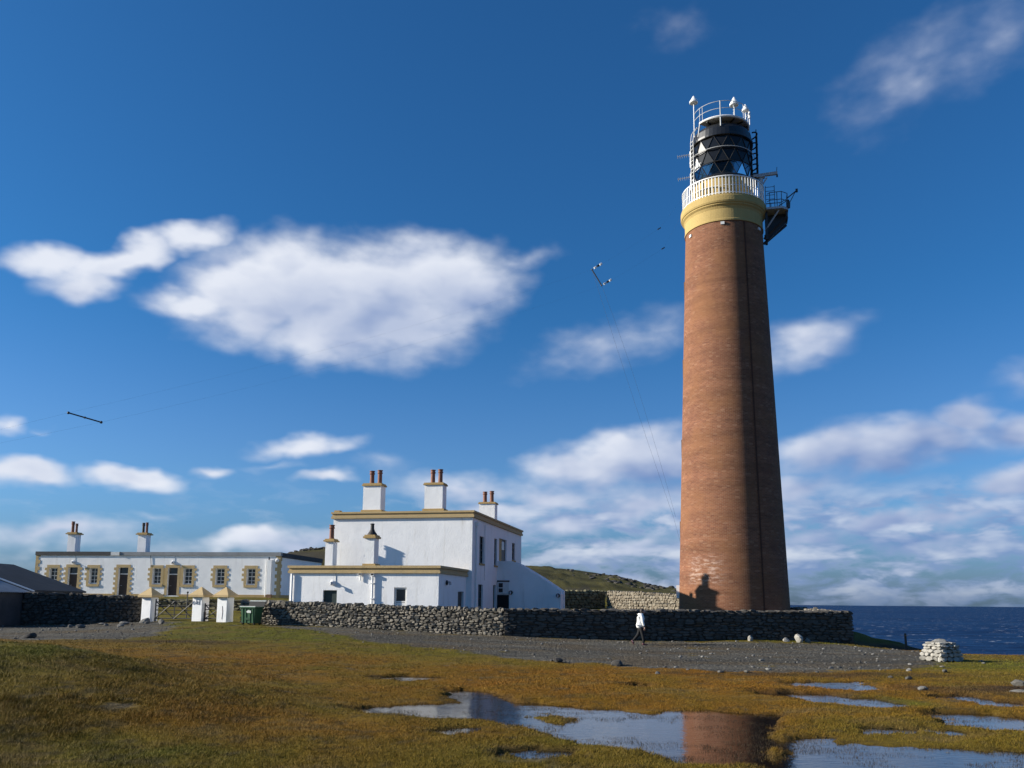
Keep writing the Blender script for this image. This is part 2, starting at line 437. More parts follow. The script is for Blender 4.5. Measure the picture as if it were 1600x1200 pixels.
class MB:
    def __init__(self):
        self.v = []
        self.f = []

    def add(self, vs, fs):
        k = len(self.v)
        self.v += [tuple(p) for p in vs]
        self.f += [tuple(i + k for i in f) for f in fs]
        return self

    def box(self, x0, x1, y0, y1, z0, z1):
        vs = [(x, y, z) for z in (z0, z1) for y in (y0, y1) for x in (x0, x1)]
        return self.add(vs, [(0, 2, 3, 1), (4, 5, 7, 6), (0, 1, 5, 4), (2, 6, 7, 3), (0, 4, 6, 2), (1, 3, 7, 5)])

    def quad(self, a, b, c, d):
        return self.add([a, b, c, d], [(0, 1, 2, 3)])

    def prism(self, poly, y0, y1):
        """polygon in x,z extruded along y; poly counter-clockwise seen from -y"""
        n = len(poly)
        vs = [(p[0], y0, p[1]) for p in poly] + [(p[0], y1, p[1]) for p in poly]
        fs = [tuple(range(n)), tuple(range(2 * n - 1, n - 1, -1))]
        for i in range(n):
            j = (i + 1) % n
            fs.append((i, i + n, j + n, j))
        return self.add(vs, fs)

    def lathe(self, prof, n=32, a0=0.0, a1=2 * math.pi, cx=0.0, cy=0.0):
        """prof: list of (r, z); angle 0 looks along -y, growing towards +x"""
        full = abs(a1 - a0 - 2 * math.pi) < 1e-6
        cols = n if full else n + 1
        vs = []
        for i in range(cols):
            a = a0 + (a1 - a0) * i / n
            for r, z in prof:
                vs.append((cx + r * math.sin(a), cy - r * math.cos(a), z))
        m = len(prof)
        fs = []
        for i in range(n):
            j = (i + 1) % cols
            for k in range(m - 1):
                fs.append((i * m + k, j * m + k, j * m + k + 1, i * m + k + 1))
        return self.add(vs, fs)

    def tube(self, pts, r, n=6, cap=True, r2=None):
        pts = [Vector(p) for p in pts]
        k0 = len(self.v)
        m = len(pts)
        up_ = None
        for i, p in enumerate(pts):
            d = (pts[min(i + 1, m - 1)] - pts[max(i - 1, 0)])
            d = d.normalized() if d.length > 1e-9 else Vector((0, 0, 1))
            if up_ is None:
                up_ = Vector((0, 0, 1)) if abs(d.z) < 0.9 else Vector((1, 0, 0))
            s = d.cross(up_)
            if s.length < 1e-6:
                s = d.cross(Vector((0, 1, 0)))
            s.normalize()
            t = s.cross(d)
            rr = r if r2 is None else r + (r2 - r) * i / max(1, m - 1)
            for a in range(n):
                ang = 2 * math.pi * a / n
                self.v.append(tuple(p + (s * math.cos(ang) + t * math.sin(ang)) * rr))
        for i in range(m - 1):
            for a in range(n):
                b_ = (a + 1) % n
                self.f.append((k0 + i * n + a, k0 + i * n + b_, k0 + (i + 1) * n + b_, k0 + (i + 1) * n + a))
        if cap:
            self.f.append(tuple(k0 + a for a in range(n - 1, -1, -1)))
            self.f.append(tuple(k0 + (m - 1) * n + a for a in range(n)))
        return self

    def sphere(self, c, r, nu=10, nv=7, sz=1.0):
        prof = [(max(1e-4, r * math.sin(math.pi * i / nv)), c[2] - r * sz * math.cos(math.pi * i / nv)) for i in range(nv + 1)]
        return self.lathe(prof, nu, cx=c[0], cy=c[1])

    def mesh(self, name, m, smooth=False):
        me = bpy.data.meshes.new(name)
        me.from_pydata(self.v, [], self.f)
        if m is not None:
            me.materials.append(m)
        if smooth:
            for p in me.polygons:
                p.use_smooth = True
        me.update()
        return me

    def build(self, name, m, parent=None, smooth=False, bevel=0.0, loc=None):
        me = self.mesh(name, m, smooth)
        bm = bmesh.new()
        bm.from_mesh(me)
        bmesh.ops.recalc_face_normals(bm, faces=bm.faces)
        if bevel:
            bmesh.ops.bevel(bm, geom=list(bm.edges), offset=bevel, segments=1, affect='EDGES', clamp_overlap=True)
        bm.to_mesh(me)
        bm.free()
        o = bpy.data.objects.new(name, me)
        if loc is not None:
            o.location = loc
        link(o, parent)
        return o


def inst(name, me, parent, loc, rot=(0, 0, 0), scale=(1, 1, 1)):
    o = bpy.data.objects.new(name, me)
    o.location = loc
    o.rotation_euler = rot
    o.scale = scale
    return link(o, parent)


# ------------------------------------------------------------------ noise for the land
_perm = rng.random((256, 256))


def vnoise(x, y):
    x = np.asarray(x, float); y = np.asarray(y, float)
    xi = np.floor(x).astype(int); yi = np.floor(y).astype(int)
    fx = x - xi; fy = y - yi
    fx = fx * fx * (3 - 2 * fx); fy = fy * fy * (3 - 2 * fy)
    a = _perm[xi & 255, yi & 255]; b = _perm[(xi + 1) & 255, yi & 255]
    c = _perm[xi & 255, (yi + 1) & 255]; d = _perm[(xi + 1) & 255, (yi + 1) & 255]
    return (a * (1 - fx) + b * fx) * (1 - fy) + (c * (1 - fx) + d * fx) * fy


def fbm(x, y, octv=4, gain=0.5):
    s = 0; a = 1; t = 0
    for i in range(octv):
        s = s + a * vnoise(x * 2 ** i + 17.3 * i, y * 2 ** i - 9.1 * i)
        t += a
        a *= gain
    return s / t


def sstep(v, a, b):
    t = np.clip((v - a) / (b - a), 0, 1)
    return t * t * (3 - 2 * t)


def sdist(poly, x, y):
    """signed distance, positive inside"""
    x = np.asarray(x, float); y = np.asarray(y, float)
    best = np.full(x.shape, 1e18)
    inside = np.zeros(x.shape, bool)
    n = len(poly)
    for i in range(n):
        ax, ay = poly[i]; bx, by = poly[(i + 1) % n]
        dx, dy = bx - ax, by - ay
        t = np.clip(((x - ax) * dx + (y - ay) * dy) / (dx * dx + dy * dy), 0, 1)
        best = np.minimum(best, (x - ax - t * dx) ** 2 + (y - ay - t * dy) ** 2)
        if ay != by:
            cond = ((ay > y) != (by > y)) & (x < (bx - ax) * (y - ay) / (by - ay) + ax)
            inside ^= cond
    d = np.sqrt(best)
    return np.where(inside, d, -d)


# ------------------------------------------------------------------ the land
WATER = -0.05
PUD = {
    'main': [(-3.2, 16.97), (-2.74, 17.11), (-1.98, 17.47), (-1.38, 17.95), (-0.91, 18.21), (-1.4, 19.92), (-1.41, 20.49), (-1.0, 20.67), (-0.54, 20.13), (-0.09, 18.62), (0.69, 18.1), (1.31, 17.61), (1.99, 16.94), (2.52, 16.42), (3.17, 16.74), (3.85, 17.07), (4.53, 16.83), (5.03, 16.31), (4.75, 15.4), (4.3, 14.7), (4.05, 13.6), (3.75, 12.6), (3.5, 11.5), (2.53, 11.5), (1.99, 11.92), (1.79, 12.3), (1.34, 13.03), (0.83, 13.85), (0.45, 14.58), (0.04, 15.32), (-0.36, 15.87), (-0.82, 15.93), (-1.68, 15.87), (-2.33, 16.46), (-2.39, 16.09), (-2.82, 16.52)],
    'right': [(3.98, 13.4), (4.48, 14.06), (5.06, 13.23), (5.78, 12.92), (6.31, 12.52), (7.33, 12.57), (6.55, 10.88), (4.65, 10.8), (3.02, 10.73), (3.48, 12.04)],
    'a': [(-3.47, 23.68), (-2.78, 24.35), (-1.77, 23.85), (-2.6, 22.82), (-3.23, 22.94)],
    'b': [(7.01, 23.18), (7.74, 23.62), (9.27, 23.58), (9.34, 22.52), (9.13, 21.09), (8.35, 20.88), (7.79, 21.43), (7.21, 22.0)],
    'c': [(5.45, 20.78), (6.3, 20.85), (7.41, 20.37), (7.78, 19.48), (7.98, 17.98), (7.41, 17.62), (6.97, 18.12), (6.49, 19.01), (5.73, 19.7)],
    'd': [(7.86, 16.5), (8.55, 17.1), (9.26, 17.06), (9.45, 16.34), (9.73, 15.84), (8.68, 14.16), (8.36, 14.48), (7.95, 14.88), (7.8, 15.64)],
    'e': [(-1.11, 14.28), (-0.74, 14.44), (-0.59, 14.03), (-0.96, 13.81)],
    'f': [(0.47, 12.13), (0.74, 12.3), (0.77, 11.76), (0.53, 11.66)],
    'g': [(0.03, 12.31), (0.3, 12.48), (0.34, 12.17), (0.12, 12.07)],
    'h': [(2.88, 21.78), (3.44, 22.33), (3.4, 21.67), (2.97, 21.32)],
    'i': [(9.67, 19.75), (10.41, 20.21), (10.87, 18.86), (9.98, 18.12), (9.8, 18.78)],
    'j': [(6.01, 14.84), (6.46, 14.65), (6.38, 14.37), (5.99, 14.41)],
    'k': [(6.98, 14.75), (7.49, 14.5), (7.29, 14.22), (6.91, 14.4)],
}
ISLE = [(0.29, 16.09), (0.63, 16.57), (1.1, 16.41), (1.34, 15.73), (0.91, 15.13), (0.48, 15.34)]
COAST = [(60, -60), (60, 12), (42, 25), (30, 32.5), (23.6, 38.0), (22.9, 41), (22.6, 46), (22, 52), (21.5, 60), (24, 80), (30, 120), (33, 155), (28, 215), (0, 300), (-150, 400), (-420, 440), (-420, -60)]
TRACK = [(-12.5, 44.6), (-9.1, 41.5), (-6.49, 37.45), (-2.44, 34.29), (1.14, 29.81), (3.17, 28.65), (4.02, 27.35), (6.19, 26.46), (8.62, 26.24), (11.66, 27.58), (15.69, 32.0), (18.6, 37.0), (18.6, 42.0), (15.0, 42.6), (11.0, 42.9), (6.0, 43.2), (-0.3, 42.6), (-5.0, 44.0), (-9.5, 45.4)]
YARD = [(-50, 47.8), (-50, 35), (-22, 33.5), (-18.66, 33.4), (-16.9, 34.2), (-15.6, 35.2), (-15.0, 36.6), (-15.9, 41.4), (-18.2, 46.5), (-20.4, 48.6), (-27, 48.2)]
PATH = [(-19.6, 48.2), (-16.9, 47.6), (-16.9, 54), (-19, 62), (-24, 62), (-21, 54)]

CP = np.array([
    # x, y, z
    (0, 0, .35), (0, 5, .15), (-6, 3, .3), (6, 3, .25), (0, 10, 0), (-3, 9, .05), (4, 9, 0), (7, 10, -.01), (12, 10, .05), (20, 8, .3), (-40, -40, 1), (40, -40, .6), (0, -40, .8),
    (0, 14, 0), (4, 14, 0), (8, 14, 0), (0, 18, 0), (5, 18, 0), (10, 18, 0), (-3, 17, .0), (-3, 23.5, 0), (2, 22, 0), (8, 23, 0), (12, 21, .0), (15, 25, .02), (6, 26, .01), (-4, 20, .02),
    (-6, 12, .10), (-7, 16, .45), (-10.5, 20, .96), (-13, 21, 1.0), (-9, 14, .52), (-12, 15, .75), (-8.5, 18, .70), (-20, 18, 1.25), (-10.6, 24.5, .22), (-14, 27, .40), (-7, 21, .18), (-7.5, 26, .16), (-20, 28, .6), (-35, 25, 1.3),
    (-4, 28, .06), (0, 30, .05), (5, 32, .03), (10, 32, .02), (16, 30, .02), (-9, 32, .26), (-14, 33, .40), (-20, 36, .45), (-24, 41, .50), (-30, 42, .5), (-40, 45, .6),
    (0, 38, .22), (6, 41, .07), (6, 43.3, .18), (-.4, 42.4, .36), (-5, 43.8, .52), (-9, 45.2, .62), (-12.5, 46, .72), (-14, 45.8, .75), (-6, 39.5, .42), (-11, 41, .66), (-15, 43, .72), (-17, 45, .76), (-17, 47.5, .80), (-20, 48, .76), (-14, 38, .52), (-10, 37, .42), (-25, 48, .58), (-28, 50, .6),
    (11.4, 43.6, .22), (17.2, 44.1, .08), (14, 38, .03), (18.4, 39, 0), (20.5, 41, -.24), (21.8, 44.5, -.45), (20, 46, -.25), (22, 37.4, 0), (24, 35, .02), (30, 28, .05), (40, 18, .2), (18, 33, .05), (17, 48, .2), (18, 54, .5),
    (-5, 48, .72), (2, 50, .78), (-10, 52, .8), (14, 54, .9), (8, 60, .9), (2, 66, 1.0), (-2, 60, .85), (-17, 52, .95), (-22, 56, 1.05), (-17, 58, 1.08), (-30, 57, 1.1),
    (-20, 64, 2.0), (-28, 64, 2.0), (-36, 66, 2.1), (-20, 76, 2.12), (-32, 78, 2.2), (-44, 79, 2.2), (-12, 70, 1.6), (-10, 85, 2.1), (4, 78, 1.5), (8, 80, 1.5), (13, 68, 1.1), (16, 76, 1.2), (-40, 60, 1.4), (-60, 60, 1.5), (-60, 90, 2.3),
    (5, 95, 3.0), (12, 92, 2.7), (20, 100, 2.4), (-20, 105, 4.0), (-45, 110, 3.6), (-80, 120, 4),
    (-37.7, 160, 11.6), (-30, 160, 11.7), (-42, 160, 10.3), (-50, 160, 8.6), (-70, 160, 7.0), (-110, 160, 6), (-20, 160, 11.0), (-8, 160, 9.8), (2.5, 160, 8.75), (6, 160, 8.62), (12, 160, 8.0), (17.8, 160, 7.05), (23.7, 160, 5.9), (28.4, 160, 4.4), (29.5, 150, 3.5), (2, 125, 5.6), (14, 122, 4.6), (24, 122, 3.4), (-30, 128, 7.2),
    (-30, 230, 9), (10, 230, 5), (-120, 260, 7), (-300, 200, 10), (-380, 400, 6), (-150, 380, 3), (-300, 0, 6), (-150, 60, 3.5), (-120, -40, 2.5), (58, -50, 1)
], float)


def make_rbf():
    P = CP[:, :2] / 20.0
    d = np.hypot(P[:, None, 0] - P[None, :, 0], P[:, None, 1] - P[None, :, 1])
    n = len(P)
    A = np.zeros((n + 3, n + 3))
    A[:n, :n] = d + np.eye(n) * 0.004 * -1
    A[:n, n] = 1; A[:n, n + 1:] = P
    A[n, :n] = 1; A[n + 1:, :n] = P.T
    w = np.linalg.solve(A, np.concatenate([CP[:, 2], [0, 0, 0]]))
    return P, w


_RP, _RW = make_rbf()


def base_height(x, y):
    sh = x.shape
    xs = x.ravel() / 20; ys = y.ravel() / 20
    out = np.empty(xs.shape)
    for i in range(0, len(xs), 20000):
        a = xs[i:i + 20000]; b = ys[i:i + 20000]
        d = np.hypot(a[:, None] - _RP[None, :, 0], b[:, None] - _RP[None, :, 1])
        out[i:i + 20000] = d @ _RW[:-3] + _RW[-3] + a * _RW[-2] + b * _RW[-1]
    return out.reshape(sh)


def puddle_mask(x, y):
    near = (x > -6) & (x < 13) & (y > 9) & (y < 26)
    m = np.full(x.shape, -5.0)
    if near.any():
        xs = x[near]; ys = y[near]
        v = np.full(xs.shape, -5.0)
        for k, p in PUD.items():
            v = np.maximum(v, sdist(p, xs, ys) + (.16 if len(p) < 6 else .04))
        v = np.minimum(v, -sdist(ISLE, xs, ys))
        v = v + (fbm(xs * 1.6, ys * 1.3, 4) - 0.5) * 0.85 + (fbm(xs * 6, ys * 5, 3) - 0.5) * 0.46 - .07
        m[near] = v
    return m


def land_height(x, y):
    x = np.asarray(x, float); y = np.asarray(y, float)
    h = base_height(x, y)
    dist = np.hypot(x, y)
    gr = np.maximum(sstep(sdist(TRACK, x, y), -1.0, 0.8), sstep(sdist(YARD, x, y), -1.0, 0.8))
    h = h + (fbm(x * .33, y * .42, 3) - .5) * 0.16 * (1 - .6 * gr) * sstep(dist, 3, 12)
    h = h + (fbm(x * 1.4, y * 1.8, 3) - .5) * 0.075 * (1 - .75 * gr)
    h = h + (fbm(x * 5.2, y * 5.2, 2) - .5) * 0.03 * (1 - .5 * gr)
    far = sstep(y, 90, 130)
    h = h + far * ((fbm(x * .07, y * .07, 4) - .5) * 1.3 + np.maximum(0, fbm(x * .3, y * .16, 3) - .58) * 1.6)
    pm = puddle_mask(x, y)
    near = (x > -6) & (x < 13) & (y > 9) & (y < 26)
    w = sstep(pm, -.25, .16)
    edge = np.maximum(h, WATER + 0.02)
    h = np.where(near, edge * (1 - w) + (WATER - .07) * w, np.where((y < 28) & (y > 6), np.maximum(h, WATER + .02), h))
    cs = sdist(COAST, x, y) + (fbm(x * .25, y * .25, 4) - .5) * 2.2
    drop = sstep(-cs, -.6, 5.0) * 3.0 + np.maximum(0, -cs - 3) * 1.3
    h = np.maximum(h - drop, -32)
    return h, gr, pm, cs


def turf_color(x, y, gr, pm, cs):
    """what grows there: orange-brown moss turf, greener on the banks, bare gravel"""
    n1 = fbm(x * .22 + 5, y * .16 + 3, 4)
    n2 = fbm(x * 1.1 + 50, y * .8 + 20, 4)
    n3 = fbm(x * 4.0, y * 3.0 + 90, 3)
    orange = np.array([0.195, 0.086, 0.008])
    olive = np.array([0.135, 0.092, 0.010])
    green = np.array([0.108, 0.100, 0.010])
    dark = np.array([0.060, 0.046, 0.020])
    straw = np.array([0.165, 0.108, 0.032])
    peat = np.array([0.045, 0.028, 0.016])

    def g(cx, cy, rx, ry):
        return np.exp(-((x - cx) / rx) ** 2 - ((y - cy) / ry) ** 2)
    gm = np.maximum.reduce([g(-9, 40, 9, 6) * 1.1, g(-3, 33, 8, 2.5) * .7, g(-15, 19, 6, 6) * 1.0, g(-5, 11, 3.5, 2.5) * .55, g(-16, 45, 6, 4), g(-11, 18.5, 3.5, 4) * .95, g(-2, 36, 6, 3) * .8, g(17, 30, 5, 4), g(14, 43.3, 4, .9) * 1.1,
                            g(1.6, 13.2, 1.4, .7) * .9, g(8.2, 18.6, .8, 1.6) * .8, g(-1, 12, 4, 1.5) * .35, (y > 49) * .75 * (y < 95), (y >= 95) * .5])
    om = np.maximum.reduce([g(0, 22, 14, 5), g(-6, 28, 7, 4), g(8, 20, 8, 6), g(-2, 14, 4, 3) * .7, g(3, 26, 10, 3)])
    t = np.clip(.42 + .75 * (om - .45) + 2.6 * (n1 - .5) + .8 * (n2 - .5), 0, 1)[..., None]
    c = olive * (1 - t) + orange * t
    t = np.clip(gm * 1.05 - .10 + (n2 - .5) * 1.0 + (n1 - .5) * 1.2, 0, 1)[..., None]
    c = c * (1 - t) + green * t
    t = (sstep(n3 + .35 * (n1 - .5), .56, .78) * .6)[..., None]
    c = c * (1 - t) + dark * t
    t = (sstep(fbm(x * .9 - 30, y * 1.6, 4), .58, .78) * .55)[..., None]
    c = c * (1 - t) + straw * t
    # peaty bare strips
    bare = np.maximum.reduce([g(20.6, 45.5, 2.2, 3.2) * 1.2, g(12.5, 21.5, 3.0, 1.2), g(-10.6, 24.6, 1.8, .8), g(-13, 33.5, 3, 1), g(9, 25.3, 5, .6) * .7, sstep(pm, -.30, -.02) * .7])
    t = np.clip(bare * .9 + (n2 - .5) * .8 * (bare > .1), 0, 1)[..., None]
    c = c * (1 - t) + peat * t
    # hill heath
    hill = sstep(y, 84, 100)
    hc = np.array([0.085, 0.074, 0.022]) * (1 - sstep(n1, .45, .62)[..., None] * .45)
    rk = sstep(fbm(x * .12 + 7, y * .05, 4) + .012 * (x - 16) * (x > 10), .54, .63)
    hc = hc * (1 - rk[..., None] * .75) + np.array([.05, .042, .032]) * rk[..., None] * .75
    c = c * (1 - hill[..., None]) + hc * hill[..., None]
    # gravel
    gcol = np.array([0.082, 0.076, 0.063]) * (0.8 + .5 * n3[..., None]) * (0.45 + 1.05 * fbm(x * .22, y * .9, 4)[..., None])
    bt = sstep(fbm(x * .4 + 60, y * .8 + 7, 4), .48, .68)[..., None] * .65
    gcol = gcol * (1 - bt) + np.array([.088, .066, .040]) * bt
    gg = sstep(gr + (n2 - .5) * 1.3 + (n3 - .5) * .6, .30, .74)[..., None]
    c = c * (1 - gg) + gcol * gg
    # bed of the pools
    t = sstep(pm, -.02, .12)[..., None]
    c = c * (1 - t) + np.array([.040, .027, .015]) * t
    # cliff rock
    t = sstep(-cs, 1.0, 4.0)[..., None]
    c = c * (1 - t) + np.array([.05, .045, .038]) * t
    return np.clip(c, 0.004, 1), gg[..., 0]


def graded(lo, hi, f0, f1, fine, grow):
    xs = list(np.arange(f0, f1 + 1e-6, fine))
    s = fine
    a = f1
    while a < hi:
        s *= grow
        a += s
        xs.append(min(a, hi))
    s = fine
    a = f0
    left = []
    while a > lo:
        s *= grow
        a -= s
        left.append(max(a, lo))
    return np.array(left[::-1] + xs)


def ground_material():
    m, N, b, o = mat('turf_and_gravel')
    at = N.node('ShaderNodeAttribute', attribute_name='col').outputs[0]
    gv = N.node('ShaderNodeAttribute', attribute_name='gravel').outputs[2]
    co = N.node('ShaderNodeNewGeometry').outputs['Position']
    n = N.noise(co, 7, 7, 0.7)
    f = N.mapr(n, 0.3, 0.72, 0.68, 1.34)
    c = N.mix(1.0, at, N.comb(f, f, f), 'MULTIPLY')
    pebble = N.node('ShaderNodeTexVoronoi', {'Vector': co, 'Scale': 11.0})
    pv = N.mapr(N.node('ShaderNodeSeparateColor', {0: pebble.outputs[1]}).outputs[0], 0, 1, 0.55, 1.7)
    c = N.mix(N.math('MULTIPLY', gv, 0.8), c, N.mix(1.0, c, N.comb(pv, pv, pv), 'MULTIPLY'))
    N.put(b.inputs['Base Color'], c)
    b.inputs['Roughness'].default_value = 0.95
    b.inputs['Specular IOR Level'].default_value = 0.1
    h = N.math('ADD', N.noise(co, 22, 5, 0.75), N.math('MULTIPLY', N.math('MULTIPLY', pebble.outputs[0], gv), -1.5))
    N.put(b.inputs['Normal'], N.node('ShaderNodeBump', {'Strength': 0.9, 'Distance': 0.05, 'Height': h}))
    return m


def build_ground():
    xs = graded(-420, 130, -13, 20, 0.13, 1.06)
    ys = graded(-60, 450, 9, 28, 0.13, 1.03)
    X, Y = np.meshgrid(xs, ys)
    h, gr, pm, cs = land_height(X, Y)
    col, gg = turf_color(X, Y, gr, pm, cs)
    ny, nx = X.shape
    me = bpy.data.meshes.new('ground')
    v = np.stack([X, Y, h], -1).reshape(-1, 3)
    idx = np.arange(ny * nx).reshape(ny, nx)
    q = np.stack([idx[:-1, :-1], idx[:-1, 1:], idx[1:, 1:], idx[1:, :-1]], -1).reshape(-1, 4)
    me.vertices.add(len(v)); me.vertices.foreach_set('co', v.ravel())
    me.loops.add(q.size); me.loops.foreach_set('vertex_index', q.ravel())
    me.polygons.add(len(q))
    me.polygons.foreach_set('loop_start', np.arange(0, q.size, 4))
    me.polygons.foreach_set('use_smooth', np.ones(len(q), bool))
    me.update()
    a = me.color_attributes.new('col', 'FLOAT_COLOR', 'POINT')
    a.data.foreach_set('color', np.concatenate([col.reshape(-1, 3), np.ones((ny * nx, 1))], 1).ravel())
    a2 = me.attributes.new('gravel', 'FLOAT', 'POINT')
    a2.data.foreach_set('value', gg.ravel())
    me.materials.append(ground_material())
    o = bpy.data.objects.new('ground', me)
    link(o)
    tag(o, kind='structure')
    return o


build_ground()


def gz(x, y):
    h = land_height(np.array([float(x)]), np.array([float(y)]))[0]
    return float(h[0])


# pools of rain water
def water_material():
    m, N, b, o = mat('rain_water')
    co = N.node('ShaderNodeNewGeometry').outputs['Position']
    hgt = N.math('ADD', N.noise(N.vmath('MULTIPLY', co, (1.0, 2.2, 1)), 5.0, 3, 0.5), N.math('MULTIPLY', N.noise(co, 1.1, 2, 0.5), 1.5))
    bp = N.node('ShaderNodeBump', {'Strength': 0.20, 'Distance': 0.02, 'Height': hgt})
    fr = N.node('ShaderNodeFresnel', {'IOR': 1.45, 'Normal': bp.outputs[0]})
    gl = N.node('ShaderNodeBsdfGlossy', {'Roughness': 0.09, 'Color': (1, 1, 1, 1), 'Normal': bp.outputs[0]})
    tr = N.node('ShaderNodeBsdfTransparent', {'Color': (0.42, 0.33, 0.22, 1)})
    ms = N.node('ShaderNodeMixShader', {0: fr.outputs[0], 1: tr.outputs[0], 2: gl.outputs[0]})
    N.l.new(ms.outputs[0], o.inputs[0])
    return m


tag(MB().quad((-5.5, 9.2, WATER), (12.5, 9.2, WATER), (12.5, 25.5, WATER), (-5.5, 25.5, WATER)).build('puddle_water', water_material()), kind='structure')


def sea_material():
    m, N, b, o = mat('sea_water')
    co = N.node('ShaderNodeNewGeometry').outputs['Position']
    s = N.vmath('MULTIPLY', co, (0.6, 1.0, 1.0))
    swell = N.noise(s, 0.035, 6, 0.65, 0.3)
    big = N.noise(N.vmath('MULTIPLY', co, (0.25, 1.0, 1.0)), 0.004, 4, 0.6)
    c = N.mix(N.mapr(swell, 0.36, 0.64, 0, 1), (0.002, 0.011, 0.042), (0.010, 0.042, 0.112))
    c = N.mix(N.mapr(big, 0.4, 0.7, 0, 0.45), c, (0.014, 0.052, 0.125))
    foam1 = N.noise(N.vmath('MULTIPLY', co, (0.55, 0.8, 1.0)), 0.16, 5, 0.62, 0.6)
    foam2 = N.noise(co, 0.018, 3, 0.6)
    fm = N.math('MULTIPLY', N.mapr(foam1, 0.625, 0.67, 0, 1), N.mapr(foam2, 0.40, 0.54, 0, 1))
    c = N.mix(fm, c, (0.62, 0.66, 0.70))
    h = N.math('ADD', N.math('MULTIPLY', swell, 3.0), N.noise(s, 0.3, 4, 0.6))
    bp = N.node('ShaderNodeBump', {'Strength': 1.0, 'Distance': 1.2, 'Height': h})
    df = N.node('ShaderNodeBsdfDiffuse', {'Color': c, 'Normal': bp.outputs[0]})
    gl = N.node('ShaderNodeBsdfGlossy', {'Roughness': 0.35, 'Color': (0.6, 0.8, 1.0, 1), 'Normal': bp.outputs[0]})
    ms = N.node('ShaderNodeMixShader', {0: 0.07, 1: df.outputs[0], 2: gl.outputs[0]})
    N.l.new(ms.outputs[0], o.inputs[0])
    return m


def build_sea():
    g = [-60000, -20000, -6000, -2000, -600, 0, 600, 1200, 2500, 6000, 20000, 70000]
    mb = MB()
    n = len(g)
    mb.add([(x, y, -25.0) for y in g for x in g], [(j * n + i, j * n + i + 1, (j + 1) * n + i + 1, (j + 1) * n + i) for j in range(n - 1) for i in range(n - 1)])
    tag(mb.build('sea', sea_material()), kind='structure')


build_sea()


# grass blades on the nearer turf
def build_grass():
    spans = [(8.6, 14, 130000, .024, .0070), (14, 20, 120000, .022, .009), (20, 28, 80000, .022, .014), (28, 46, 50000, .026, .022)]
    V = []; C = []
    for y0, y1, n, hh, ww in spans:
        y = rng.uniform(y0, y1, n * 2)
        x = rng.uniform(-.64, .66, n * 2) * (y + 1.5)
        h, gr, pm, cs = land_height(x, y)
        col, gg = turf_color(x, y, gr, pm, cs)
        dens = fbm(x * .8 + 11, y * .8, 3)
        ok = (gg < .25) & (pm < -.03 + 1.2 * sstep(fbm(x * 1.7 + 31, y * 3.0, 4) + .16 * np.exp(-((x - 3.9) / .9) ** 2 - ((y - 14) / 1.6) ** 2), .465, .57) * (rng.random(n * 2) < .8)) & (cs > 1.0) & (dens + rng.random(n * 2) * .35 > .52) & ~((y > 41.8) & (x > -13) & (x < 17.6) & (gr > .2))
        ok &= ~((y > 44.5) & (x > -2))
        ok &= ~((y > 45.2) & (x > -13))
        x = x[ok]; y = y[ok]; h = h[ok]; col = col[ok]; pm = pm[ok]
        k = len(x)
        a = rng.uniform(0, 2 * np.pi, k)
        hgt = hh * rng.uniform(.5, 1.5, k) * (.7 + .9 * fbm(x * .5, y * .5 + 70, 3))
        mound = np.exp(-((x + 9) / 4) ** 2 - ((y - 15) / 4) ** 2)
        hgt *= 1 + 1.1 * mound
        hgt *= 1 + 1.0 * sstep(fbm(x * 2.6 + 9, y * 2.6, 3), .60, .72) * (.35 + mound)
        h = np.where(pm > 0, np.maximum(h, WATER - .01), h)
        w = ww * rng.uniform(.6, 1.3, k)
        la = rng.uniform(0, 2 * np.pi, k); lean = hgt * rng.uniform(.2, 1.3, k)
        dx = np.cos(a) * w / 2; dy = np.sin(a) * w / 2
        p = np.stack([np.stack([x - dx, y - dy, h - .01], -1), np.stack([x + dx, y + dy, h - .01], -1),
                      np.stack([x + np.cos(la) * lean + .3 * lean, y + np.sin(la) * lean, h + hgt], -1)], 1)
        V.append(p.reshape(-1, 3))
        cc = col * rng.uniform(.82, 1.32, (k, 1)) * (1 + rng.normal(0, .05, (k, 3)))
        C.append(np.repeat(np.clip(cc, .004, 1), 3, 0))
    V = np.concatenate(V); C = np.concatenate(C)
    n = len(V)
    me = bpy.data.meshes.new('grass')
    me.vertices.add(n); me.vertices.foreach_set('co', V.ravel())
    me.loops.add(n); me.loops.foreach_set('vertex_index', np.arange(n))
    me.polygons.add(n // 3)
    me.polygons.foreach_set('loop_start', np.arange(0, n, 3))
    me.update()
    at = me.color_attributes.new('col', 'FLOAT_COLOR', 'POINT')
    at.data.foreach_set('color', np.concatenate([C, np.ones((n, 1))], 1).ravel())
    m, N, b, o = mat('grass_blades')
    ca = N.node('ShaderNodeAttribute', attribute_name='col').outputs[0]
    N.put(b.inputs['Base Color'], ca)
    b.inputs['Roughness'].default_value = 0.7
    b.inputs['Specular IOR Level'].default_value = 0.15
    me.materials.append(m)
    ob = bpy.data.objects.new('grass', me)
    link(ob)
    tag(ob, 'short tussocky orange and green turf grass around the pools', 'grass', kind='stuff')


build_grass()


